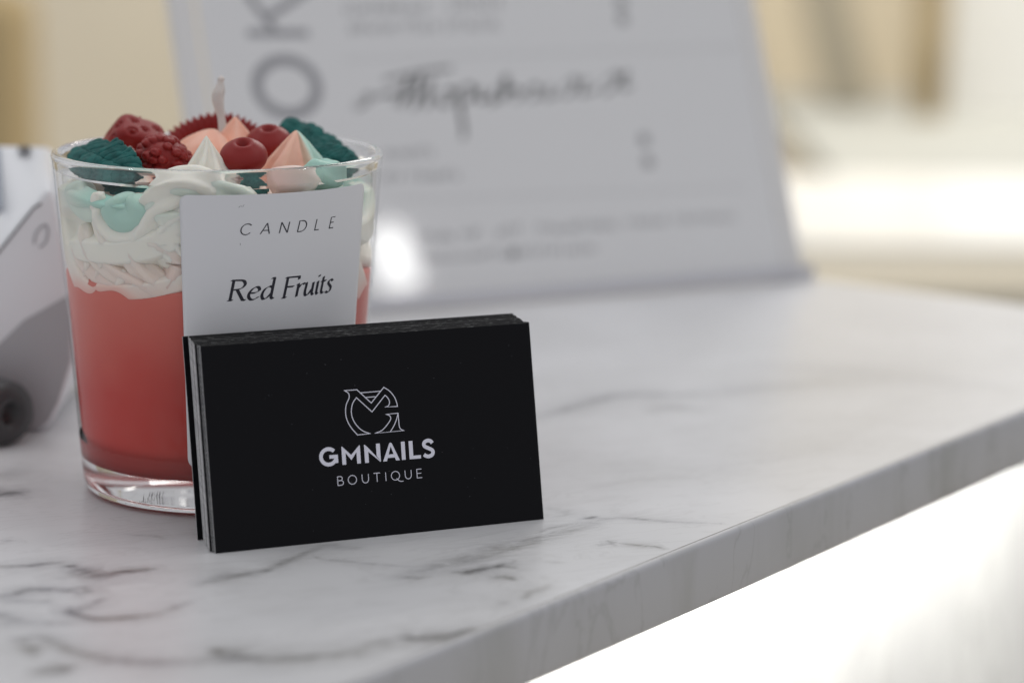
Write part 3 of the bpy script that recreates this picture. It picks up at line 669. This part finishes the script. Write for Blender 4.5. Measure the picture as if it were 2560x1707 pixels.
# strawberry slab: rounded wedge with seed pits
D, F = sphere(120, 180)
p = 5.0; nrm = (np.abs(D)**p).sum(1)**(1/p); Q = D/nrm[:, None]
V = Q*np.array([7.6, 6.0, 6.0]); V[:, 0] *= (1-.20*Q[:, 2])
B = fib(30); ang = np.arccos(np.clip(D@B.T, -1, 1)); a1 = ang.min(1)
V *= (1-.09*np.exp(-((a1-.13)/.06)**2)+.05*np.exp(-(a1/.07)**2))[:, None]
Mx = np.array(Matrix.Rotation(YAW*-1, 3, 'Z') @ Matrix.Rotation(.42, 3, 'Y') @ Matrix.Rotation(.3, 3, 'X') @ Matrix.Rotation(.2, 3, 'Z'))
obj('strawberry', V@Mx.T+P3(340, 362, 6), F, 'berry', candle)
# round cranberries with a dimple
def cherry(name, c, r, tilt):
    D, F = sphere(72, 96); rho = np.hypot(D[:, 0], D[:, 1])
    V = D*np.array([r, r, r*.68]); up = D[:, 2] > 0
    V[:, 2] -= np.where(up, 2.2*np.exp(-(rho/.20)**2)*r/6.2, 0); V[:, 2] += np.where(up, .35*np.exp(-((rho-.40)/.16)**2), 0)
    Mx = np.array(Matrix.Rotation(-YAW, 3, 'Z') @ Matrix.Rotation(tilt, 3, 'X'))
    return obj(name, V@Mx.T+np.asarray(c), F, 'berry', candle)
cherry('cranberry', P3(609, 391, -22), 6.0, .42)
cherry('cranberry', P3(672, 356, 0), 6.0, .35)
# fluted tartlet standing up behind the wick
c0 = P3(541, 402, 18); V = []; NTt = 42; a = np.linspace(0, 2*math.pi, 480, endpoint=False)
ax1 = np.array([math.cos(YAW), -math.sin(YAW), 0]); ax2 = np.array([math.sin(YAW)*.84, math.cos(YAW)*.84, .54]); ax3 = np.cross(ax1, ax2)
tooth = np.abs(((a*NTt/(2*math.pi)) % 1)-.5)*2
prof_ = [(0, -2.5, 0), (9, -2.5, 0), (9.6, -2.2, .15), (12.2, 2.5, .7), (13.2, 4.2, .9), (13.35, 4.6, 1), (12.6, 4.4, .9), (11.2, 2.5, .6), (9.0, -1.0, .1), (0, -1.2, 0)]
for r, h_, k in prof_:
    rr_ = r+k*(tooth*1.25-.4)+k*.25*np.sin(a*5); hh = h_+k*tooth*.7
    V.append(c0+np.outer(rr_*np.cos(a), ax1)+np.outer(rr_*np.sin(a), ax2)+np.outer(np.full(len(a), 0)+hh, ax3))
obj('fluted_tartlet', np.concatenate(V), gridF(len(prof_), 480, False, True), 'berry', candle)

# teal wax leaves: ruffled, thick, with side veins
def leaf(name, spine, width, normal, ruff=1.2, nru=5, thick=1.2, curl=.0):
    P = smoothpath(spine, 160); n = len(P); m = 61; V = []
    T_ = np.gradient(P, axis=0); T_ /= np.linalg.norm(T_, axis=1)[:, None]; nr = np.asarray(normal, float)
    for i in range(n):
        q = i/(n-1); x = np.cross(T_[i], nr); x /= np.linalg.norm(x); z = np.cross(x, T_[i])
        sc_ = abs(math.sin(q*nru*math.pi+.3))**.6
        wq = width*(math.sin(math.pi*min(1, q*.92+.06))**.55)*(.90+.10*sc_+.08*((q*11) % 1))
        v = np.linspace(-1, 1, m)
        fold_ = np.abs(np.sin(q*nru*math.pi+.3+.45*v+.3*np.sin(v*4)))**.6-.5
        crum = np.array([mnoise.noise(Vector((P[i][0]*.35+vv*wq*.3, P[i][1]*.35, vv*wq*.42+P[i][2]*.2))) for vv in v])
        crum2 = np.array([mnoise.noise(Vector((q*26, vv*wq*.9, 3.7))) for vv in v])
        hgt = -curl*np.abs(v)**1.7*width+ruff*(.25+.75*np.abs(v))*fold_*1.1-.35*np.exp(-(v/.10)**2)+.22*crum+.14*crum2-.30*np.exp(-((((q*11-np.abs(v)*1.8) % 1)-.5)/.13)**2)*(np.abs(v) > .08)
        V.append(P[i]+np.outer(v*wq, x)+np.outer(hgt, z))
    V = np.concatenate(V); d = V[:, :2]-GC; L = np.hypot(d[:, 0], d[:, 1]); mx = Rin(np.minimum(V[:, 2], GH-3))-.5
    k = (L > mx); V[k, :2] = GC+d[k]/L[k, None]*mx[k, None]
    o = obj(name, V, gridF(n, m), 'green', candle)
    s = o.modifiers.new('thick', 'SOLIDIFY'); s.thickness = thick*MM; s.offset = 0; return o
back = -np.array([CF[0], CF[1], 0])
leaf('green_leaf', [P3(196, 372, -8), P3(235, 388, -20), P3(285, 410, -27), P3(345, 440, -32)], 6.2, back+np.array([0, 0, .75]), 1.5, 3.2, 1.5, .10)
leaf('green_leaf', [P3(238, 470, -16), P3(290, 478, -26), P3(350, 490, -32), P3(400, 480, -32)], 3.2, back+np.array([0, 0, .5]), .7, 3, 1.2, .1)
leaf('green_leaf', [P3(708, 308, 16), P3(760, 332, 16), P3(820, 368, 12), P3(890, 408, 6)], 4.0, back*.6+np.array([0, 0, 1.]), 1.0, 4, 1.5, .15)
leaf('green_leaf', [P3(775, 378, -4), P3(810, 392, -6), P3(850, 408, -8), P3(878, 424, -8)], 4.6, back*.9+np.array([0, 0, .8]), .8, 3, 1.5, .2)
leaf('green_leaf', [P3(600, 462, -30), P3(630, 468, -31), P3(665, 482, -31)], 3.2, back+np.array([0, 0, .4]), .5, 3, 1.2, .1)

# label on the glass ---------------------------------------------------------------------
def on_glass(u, v, l):
    t = u/39.2; r = Rz(v)+.05+l; return np.array([GC[0]+r*math.sin(t), GC[1]-r*math.cos(t), v])
U0, U1, Z0, Z1, CRn = -20.6, 29.6, 13.2, 81.7, 2.4
def lab_rng(v):
    e = 0
    if v < Z0+CRn: e = CRn-math.sqrt(max(0, CRn**2-(Z0+CRn-v)**2))
    if v > Z1-CRn*.8: e = .8*CRn-math.sqrt(max(0, (.8*CRn)**2-(v-(Z1-CRn*.8))**2))
    return U0+e, U1-e
vs = np.concatenate([Z0+CRn*(1-np.cos(np.linspace(0, math.pi/2, 9))), np.linspace(Z0+CRn+2, Z1-CRn*.8-2, 20), Z1-CRn*.8*(1-np.sin(np.linspace(0, math.pi/2, 9)))])
V = []
for v in vs:
    a_0, a_1 = lab_rng(v)
    for u in np.linspace(a_0, a_1, 48): V.append(on_glass(u, v, .03))
label = obj('paper_label', V, gridF(len(vs), 48), 'label', candle)
s = label.modifiers.new('thick', 'SOLIDIFY'); s.thickness = .09*MM; s.offset = 0
# CANDLE (thin italic capitals) and Red Fruits (broad-nib italic)
ink = Ink(); CHt = 2.65
def cap(strokes, u, wdt, v0=71.9, w1=.23, nibw=.14):
    for P in strokes:
        P = np.asarray(P, float); Q = np.stack([u+P[:, 0]*wdt+P[:, 1]*CHt*.22, v0+P[:, 1]*CHt], -1)
        ink.add(Q, nib=(nibw*.5*math.cos(.45), nibw*.5*math.sin(.45)), minw=w1*.38)
ups = np.linspace(-7.0, 16.3, 6)
cap([arc(.55, .5, .52, .5, 45, 320, 26)], ups[0], 2.5)
cap([[(0, 0), (.5, 1)], [(.5, 1), (.95, 0)], [(.2, .33), (.78, .33)]], ups[1]+.2, 2.3)
cap([[(0, 0), (0.0, 1)], [(0, 1), (.9, 0)], [(.9, 0), (.9, 1)]], ups[2]+.2, 2.2)
cap([[(0, 0), (0, 1), (.3, 1)]+list(arc(.35, .5, .6, .5, 85, -85, 18))+[(0, 0)]], ups[3]+.2, 2.2)
cap([[(0, 1), (0, 0), (.8, 0)]], ups[4]+.3, 1.5)
cap([[(.85, 1), (0, 1), (0, 0), (.85, 0)], [(0, .52), (.7, .52)]], ups[5]+.1, 1.5)
XH = 3.25; CPH = 5.0; u = [-9.3]
def it(strokes, adv, v0=55.7, hw=.68):
    for P in strokes:
        P = np.asarray(P, float); Q = np.stack([u[0]+P[:, 0]*1.15+P[:, 1]*.20, v0+P[:, 1]], -1)
        ink.add(Q, nib=(hw*.5*math.cos(.42), hw*.5*math.sin(.42)), minw=.07)
    u[0] += adv*1.13
sm = lambda *p, n=30: smoothpath(p, n)
it([[(.0, 0), (.0, 5.0)], [(-.5, 4.98), (1.0, 5.0)], sm((.8, 5.0), (2.0, 4.85), (2.5, 3.9), (1.8, 2.9), (.2, 2.6)), [(1.1, 2.6), (2.6, .05), (3.2, 0)], [(-.45, .03), (.5, .03)]], 3.75)
e_ = sm((.25, 1.7), (1.3, 1.75), (2.1, 2.3), (1.75, 3.1), (.95, 3.05), (.15, 2.0), (.05, .9), (.65, .08), (1.5, .15), (2.2, .75), n=50)
it([e_], 2.85)
it([sm((2.1, 2.9), (1.3, 3.15), (.4, 2.4), (.05, 1.1), (.45, .1), (1.2, .3), (2.15, 1.7), n=46), [(2.1, 5.2), (2.1, .5), (2.45, .05), (2.8, .1)], [(1.5, 5.15), (2.1, 5.2)]], 5.1)
it([[(.1, 0), (.1, 5.0)], [(-.35, 4.98), (2.9, 5.0)], [(2.8, 5.0), (2.85, 4.3)], [(.1, 2.65), (1.9, 2.65)], [(-.35, .03), (.6, .03)]], 2.75)
it([[(-.15, 3.0), (.25, 3.15), (.3, 2.6), (.3, 0)], sm((.35, 2.0), (.9, 2.9), (1.5, 3.15), (1.75, 2.9), n=16)], 2.05)
it([sm((-.15, 3.0), (.2, 3.15), (.25, 2.4), (.2, .9), (.5, .1), (1.1, .25), (1.9, 1.6), n=34), [(2.0, 3.15), (2.0, .5), (2.3, .05), (2.6, .1)]], 3.0)
it([[(-.1, 3.0), (.25, 3.15), (.25, .5), (.5, .05), (.8, .12)], [(.33, 4.35), (.36, 4.75)]], 1.35)
it([[(.3, 4.2), (.25, 3.1), (.25, .6), (.6, .05), (1.1, .2)], [(-.2, 3.1), (1.15, 3.1)]], 1.5)
it([sm((1.7, 2.75), (1.2, 3.15), (.6, 2.95), (.5, 2.35), (1.0, 1.75), (1.45, 1.2), (1.3, .35), (.7, .03), (.05, .35), n=40)], 2.4)
ink.build('label_text', on_glass, 'ink_black', label, lift=.10, step=.001)
ink = Ink(); ink.add(sm((-7.2, 78.6), (-6.7, 79.0), (-6.3, 78.8), (-5.9, 79.3)), .08); ink.add(sm((-6.9, 69.9), (-6.75, 69.6), (-6.85, 69.3)), .08)
ink.build('label_speck', on_glass, 'ink_grey', label, lift=.10)

# ---------------------------------------------------------------- sign holder
SX, SY, SYAW, SL = 83.9, 270.4, .053, .394
sd = np.array([math.cos(SYAW), math.sin(SYAW), 0]); sn0 = np.array([-math.sin(SYAW), math.cos(SYAW), 0])
su = math.cos(SL)*np.array([0, 0, 1.])+math.sin(SL)*sn0; snn = math.cos(SL)*sn0-math.sin(SL)*np.array([0, 0, 1.])
SO = np.array([SX, SY, 0.1]); SWD, SHT = 243.2, 330.0
def on_sign(a, b, c): return SO+sd*a+su*b+snn*c
sign = empty('sign_holder', SO); tag(sign, 'slanted clear acrylic sign holder with a printed price sheet behind the candle', 'sign holder')
mat['acrylic'] = clear_sheet('clear_acrylic', (.985, .985, .99))
mat['lip'] = pmat('shaded_acrylic_lip', (.52, .52, .56), .3)  # opaque grey: the shadow band under the sign put into the lip colour
mat['acrylic_edge'] = pmat('polished_acrylic_edge', (.78, .77, .75), .3)
def slab(name, a0, a1, b0, b1, c0, c1, m, parent):
    V, F = box(a0, a1, b0, b1, c0, c1); return fixn(obj(name, [on_sign(*v) for v in V], F, m, parent, smooth=False))
PL, PR_, PB = 11.0, 9.5, 5.0
slab('front_sheet', 0, SWD, 0, SHT, 0, 2.5, 'acrylic', sign)
pp = slab('price_sheet', PL, SWD-PR_, PB, SHT-4, 2.52, 2.75, 'paper', sign)
slab('side_wall', 2.0, 10.0, 6, SHT, 2.9, 9.0, 'acrylic_edge', sign); slab('side_wall', SWD-8.5, SWD-1.5, 6, SHT, 2.9, 9.0, 'acrylic_edge', sign)
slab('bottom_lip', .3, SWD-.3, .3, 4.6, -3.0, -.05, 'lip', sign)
# foot plate behind, on the counter
V, F = box(4, SWD-4, 5, 78, 0, 3)
V = [SO*[1, 1, 0]+sd*v[0]+sn0*v[1]+np.array([0, 0, .05+v[2]]) for v in V]; fixn(obj('foot', V, F, 'acrylic', sign, smooth=False))
def sign_uv(x, y):
    d = ray(x, y); n = snn; p = CAMP+d*(((SO+snn*2.5-CAMP)@n)/(d@n)); return np.array([(p-SO)@sd, (p-SO)@su])
def on_paper(u, v, l): return on_sign(u, v, 2.515-l*.2+.0)
def spx(*p): return [sign_uv(x, y) for x, y in p]
inkA = Ink()
# big turned letters K and O
c_ = sign_uv(718, 218); ex_ = abs(sign_uv(795, 218)[0]-sign_uv(642, 218)[0])/2; ey_ = abs(sign_uv(718, 150)[1]-sign_uv(718, 285)[1])/2
inkA.add(arc(c_[0], c_[1], ex_*.98, ey_*1.0, 0, 352, 48), 4.2, True)
inkA.add(spx((618, 84), (772, 84)), 3.0); inkA.add(spx((690, 82), (615, -18)), 3.0); inkA.add(spx((668, 45), (775, -25)), 3.0)
inkA.build('turned_letters', on_paper, 'ink_pale', pp)
inkB = Ink()
def textrow(x0, y0, x1, y1, hpx, gaps=()):
    """a row of small print: unreadable at this focus, short strokes of print height"""
    n = int((x1-x0)/17); 
    for i in range(n):
        f = (i+.5)/n
        if any(a < f < b for a, b in gaps): continue
        x = x0+(x1-x0)*f; y = y0+(y1-y0)*f; hh = hpx*(.65+.35*rng.random()); k = rng.integers(0, 4)
        if k == 0: inkB.add(spx((x-5, y), (x-5, y-hh), (x+5, y-hh)), .55)
        elif k == 1:
            c = sign_uv(x, y-hh*.4); inkB.add(arc(c[0], c[1], .8, hh*.055, 0, 340, 14), .5, True)
        elif k == 2: inkB.add(spx((x-4, y-hh), (x-4, y), (x+5, y)), .55)
        else: inkB.add(spx((x-5, y), (x, y-hh), (x+5, y)), .55)
textrow(860, 34, 1070, 30, 30); textrow(1120, 22, 1255, 20, 30); textrow(870, 84, 1250, 72, 28, ((.3, .36), (.6, .64)))
textrow(960, 395, 1090, 392, 24); textrow(955, 455, 1150, 448, 24, ((.3, .36),))
textrow(1050, 604, 1840, 548, 22, ((.1, .14), (.2, .23), (.33, .36), (.62, .66), (.78, .8))); textrow(1050, 655, 1490, 628, 20, ((.3, .33),))
inkB.add(spx((980, 502), (1860, 470)), .16); inkB.add(spx((860, 150), (1850, 118)), .16)
inkC = Ink()
def blobs(L):
    for x, y, r in L:
        c = sign_uv(x, y); inkB.add(arc(c[0], c[1], r, r*1.1, 0, 345, 18), 1.3, True)
blobs([(1553, 8, 1.6), (1556, 48, 1.5), (1610, 350, 1.5), (1620, 405, 1.5), (1283, 633, 1.0)])
# hand-script word across the middle
scr = [
 [(880, 268), (905, 245), (925, 238), (908, 262), (892, 272), (915, 262), (945, 240), (990, 235)],
 [(985, 262), (1010, 215), (1022, 195), (1012, 235), (1002, 268), (1020, 240), (1040, 205), (1050, 190), (1040, 250), (1034, 275)],
 [(1034, 275), (1062, 225), (1078, 200), (1070, 245), (1068, 268), (1085, 245), (1102, 232)],
 [(960, 200), (1060, 180), (1130, 172)],
 [(1102, 235), (1118, 225), (1135, 232), (1125, 258), (1105, 262), (1098, 245)],
 [(1142, 222), (1150, 270), (1160, 330), (1156, 350)], [(1142, 235), (1165, 215), (1182, 225), (1172, 252), (1150, 258)],
 [(1180, 250), (1200, 222), (1198, 250), (1222, 245), (1240, 218), (1228, 240), (1240, 255), (1222, 262)],
 [(1240, 255), (1268, 228), (1262, 190), (1258, 250), (1280, 225), (1302, 232), (1290, 252), (1310, 240)],
 [(1310, 240), (1330, 215), (1345, 225), (1330, 248), (1350, 240), (1372, 218), (1368, 245), (1395, 235)],
 [(1395, 235), (1420, 205), (1440, 200), (1432, 232), (1410, 238), (1440, 215), (1462, 200), (1455, 235), (1490, 225)],
 [(1490, 228), (1520, 195), (1545, 188), (1535, 222), (1510, 232), (1540, 215), (1565, 180), (1560, 220), (1580, 215)],
]
for P in scr: inkC.add(smoothpath(spx(*P), 44), nib=(.75, .55), minw=.2)
inkB.build('small_print', on_paper, 'ink_grey', pp)
inkC.build('script_writing', on_paper, 'ink_script', pp)

# ---------------------------------------------------------------- card payment terminal
TB = onz(125, 1082); 
tdir = np.array([math.cos(YAW), -math.sin(YAW), 0]); tfw = np.array([math.sin(YAW), math.cos(YAW), 0])
def onplane(x, y):
    d = ray(x, y); return CAMP+d*(((TB-CAMP)@tfw)/(d@tfw))
term = empty('card_payment_terminal', (*onplane(0, 1085)[:2], 0)); tag(term, 'white card payment terminal with a sloping front at the left edge', 'card terminal')
near = [onplane(*p) for p in [(126, 470), (133, 500), (160, 640), (186, 760), (184, 900), (150, 1010), (126, 1060), (100, 1084), (-260, 1090), (-300, 900), (-120, 745), (0, 612), (110, 478)]]
near[7][2] = .2; near[8][2] = .2
far_px = {0: (122, 372), 12: (112, 366), 11: (0, 362), 10: (-140, 362), 9: (-310, 500)}
farv = []
for i, p in enumerate(near):
    q = p+tfw*62-tdir*2
    if i in far_px:
        d = ray(*far_px[i]); q = CAMP+d*(((q-CAMP)@tfw)/(d@tfw))
    farv.append(q)
n = len(near); V = near+farv; F = [tuple(range(n-1, -1, -1)), tuple(range(n, 2*n))]+[(i, (i+1) % n, n+(i+1) % n, n+i) for i in range(n)]
tb = fixn(obj('terminal_body', V, F, 'white_plastic', term, smooth=False)); bevel(tb, 2.5, 4); tb.data.polygons.foreach_set('use_smooth', [True]*len(tb.data.polygons))
def strip_on(name, A, wdt, m, off=.35, closed=False):
    P = np.array([(p[0], p[1]) for p in A], float); a, b = ribbon(P, wdt, closed); V = []
    for q in range(len(a)): V += [onplane(*a[q])-tfw*off, onplane(*b[q])-tfw*off]
    k = len(a); F = [(2*i, 2*i+1, 2*((i+1) % k)+1, 2*((i+1) % k)) for i in range(k if closed else k-1)]
    return obj(name, V, F, m, term, smooth=False)
strip_on('seam_line', [(104, 508), (84, 520), (0, 626), (-100, 745)], 5, 'seam')
strip_on('contactless_mark', smoothpath([(85, 610), (92, 580), (112, 562), (120, 575), (116, 600), (108, 612), (98, 618)], 30), 5, pmat('mark_grey', (.38, .38, .40), .5))
shade_patch = [onplane(*p)-tfw*.25 for p in [(176, 735), (60, 800), (0, 858), (-120, 960), (-250, 1060), (-100, 1078), (98, 1074), (122, 1050), (146, 1002), (176, 900)]]
obj('lower_shade', shade_patch, [tuple(range(len(shade_patch)))], 'light_grey', term, smooth=False)  # shade on the lower side of the body, painted as a grey patch
# screen and slot on the sloping face
def face_pt(a, b, lift=.8):      # a: along the slope 0..1, b: near 0 .. far 1
    n0, n1 = near[12], near[10]; f0, f1 = farv[12], farv[10]
    p = (n0*(1-a)+n1*a)*(1-b)+(f0*(1-a)+f1*a)*b; nn = np.cross(n1-n0, f0-n0); nn /= np.linalg.norm(nn); nn = nn if nn[2] > 0 else -nn
    return p+nn*lift
for nm, a0, a1, b0, b1, mm_ in (('screen', .42, 1.0, .30, .95, 'grey_screen'), ('paper_slot', .12, .24, .86, .97, 'seam')):
    V = []; 
    for a in np.linspace(a0, a1, 8):
        for b in np.linspace(b0, b1, 6): V.append(face_pt(a, b))
    obj(nm, V, gridF(8, 6), mm_, term)
# cable plug / roller in front of the terminal
plug = empty('cable_plug', (*onplane(10, 1085)[:2]-tfw[:2]*10, 0)); tag(plug, 'dark grey round cable plug lying in front of the white terminal', 'plug')
c0 = onplane(2, 1012)-tfw*12; c0[2] = 9.3; V = []; a = np.linspace(0, 2*math.pi, 48, endpoint=False)
pr = [(-14, 0), (-14, 7.5), (-13, 8.7), (-11, 9.2), (6, 9.0), (8, 8.0), (8.6, 5.0), (8.6, 3.4), (5.5, 3.0), (5.5, 0)]
axd = tdir*.75-tfw*.66; axd /= np.linalg.norm(axd); axs = np.cross(axd, [0, 0, 1])
for z, r in pr: V.append(c0+axd*z+np.outer(r*np.cos(a), axs)+np.outer(r*np.sin(a), [0, 0, 1.]))
fixn(obj('plug_body', np.concatenate(V), gridF(len(pr), 48, False, True), 'rubber', plug))
rope('cable', [c0-axd*12, c0-axd*30+np.array([0, 0, -2.]), c0-axd*60+np.array([0, 0, -6.])], 2.6, 3, 0, 0, None, 16, 30, parent=plug, matn='rubber')

# ---------------------------------------------------------------- the room behind, far out of focus
bf = np.array([math.sin(YAW), math.cos(YAW), 0]); br = np.array([math.cos(YAW), -math.sin(YAW), 0]); CO = CAMP*[1, 1, 0]
def bw(u, v, z): return CO+br*u+bf*v+np.array([0, 0, z])
def bbox(name, u0, u1, v0, v1, z0, z1, m, parent=None, bv=0):
    V, F = box(u0, u1, v0, v1, z0, z1); o = fixn(obj(name, [bw(*v) for v in V], F, m, parent, smooth=False))
    if bv: bevel(o, bv)
    return o
def U(x, v): return (x-1280)/FPX*v
def Zp(y, v): return CAMP[2]-v*math.tan(PITCH-(853.5-y)/FPX)
FZ = -1000
mat['wall'] = noise_bump(pmat('cream_wall', (.62, .55, .42), .8), 3, 0, .001, 3, .5, (.56, .49, .36))
mat['floor'] = noise_bump(pmat('cream_floor', (.80, .76, .67), .35), 2, 0, .001, 3, .6, (.72, .68, .58))
mat['wood'] = noise_bump(pmat('oak_wood', (.44, .34, .19), .5), 14, .1, .001, 5, .6, (.26, .19, .09))
mat['olive'] = pmat('taupe_fabric', (.38, .34, .26), .9)
mat['white_lacquer'] = pmat('white_lacquer', (.80, .79, .75), .3)
mat['cream_panel'] = pmat('cream_panel', (.86, .80, .68), .6)
mat['sand_panel'] = noise_bump(pmat('sand_panel', (.64, .59, .49), .7), 2, 0, .001, 3, .6, (.57, .52, .42))
mat['grey_board'] = pmat('pale_grey_board', (.40, .40, .365), .6)
mat['tan'] = pmat('tan_fabric', (.34, .26, .14), .85)
fl = bbox('floor', -4000, 5000, -500, 9000, FZ-20, FZ, 'floor'); tag(fl, kind='structure')
wl = bbox('wall', -3500, 4500, 5200, 5300, FZ, 1600, 'wall'); tag(wl, kind='structure')
# white manicure table
t = empty('manicure_table', bw(900, 2900, FZ)); tag(t, 'bright white manicure table blurred beyond the counter', 'table')
bbox('table_top', U(1700, 2900), 1500, 2650, 3200, -280, -250, 'white_lacquer', t, 4)
for x, y in ((U(1750, 2900), 2700), (1400, 2700), (U(1750, 2900), 3100), (1400, 3100)): bbox('leg', x, x+50, y, y+50, FZ+.5, -280, 'white_lacquer', t)
# low cream bench in front of the table
t = empty('bench', bw(700, 2545, FZ)); tag(t, 'low cream upholstered bench in front of the bright white table', 'bench')
bbox('seat_cushion', U(1900, 2500), 1350, 2450, 2642, -345, -262, pmat('cream_upholstery', (.44, .40, .32), .85), t, 14)
for x in (U(1920, 2500), 1290): bbox('leg', x, x+40, 2500, 2590, FZ+.5, -345, 'wood', t)
# shelf unit with oak uprights
t = empty('shelf_unit', bw(900, 3900, FZ)); tag(t, 'cream shelf unit with two oak uprights behind the white table', 'shelf unit')
bbox('shelf_board', U(1930, 4000), 1700, 3205, 4300, -272, -252, 'grey_board', t, 4)
bbox('cabinet', U(1960, 4000), 1690, 3720, 4280, FZ+.5, -274, 'cream_panel', t)
bbox('upright', U(2285, 3900), U(2345, 3900), 3880, 3940, -252, 600, 'wood', t)
o = bbox('upright', U(2395, 3900), U(2900, 3900), 4000, 4040, -252, 600, 'white_lacquer', t)
V, F = box(-38, 38, -30, 30, 0, 900)
ca, sa = math.cos(-.25), math.sin(-.25)
fixn(obj('slanted_board', [bw(U(2115, 4050)+v[0]*ca+v[2]*sa, 4050+v[1], -245+v[2]*ca) for v in V], F, 'olive', t, smooth=False))
# tan armchair at the far left
t = empty('armchair', bw(-900, 3600, FZ)); tag(t, 'tan armchair blurred at the far left edge', 'armchair')
bbox('seat', -1500, U(-90, 3600), 3450, 3950, -640, -540, 'tan', t, 25); bbox('backrest', -1500, U(20, 3600), 3700, 3850, -540, -60, 'tan', t, 40)
for x in (-1480, U(-90, 3600)-60):
    for y in (3460, 3880): bbox('leg', x, x+50, y, y+50, FZ+.5, -640, 'wood', t)
# cream cabinet to the left
t = empty('cream_cabinet', bw(-300, 4600, FZ)); tag(t, 'cream cabinet against the wall, blurred behind the candle', 'cabinet')
bbox('carcass', -1900, U(1150, 4700), 4600, 5100, FZ+.5, Zp(-120, 4600), 'sand_panel', t, 6)
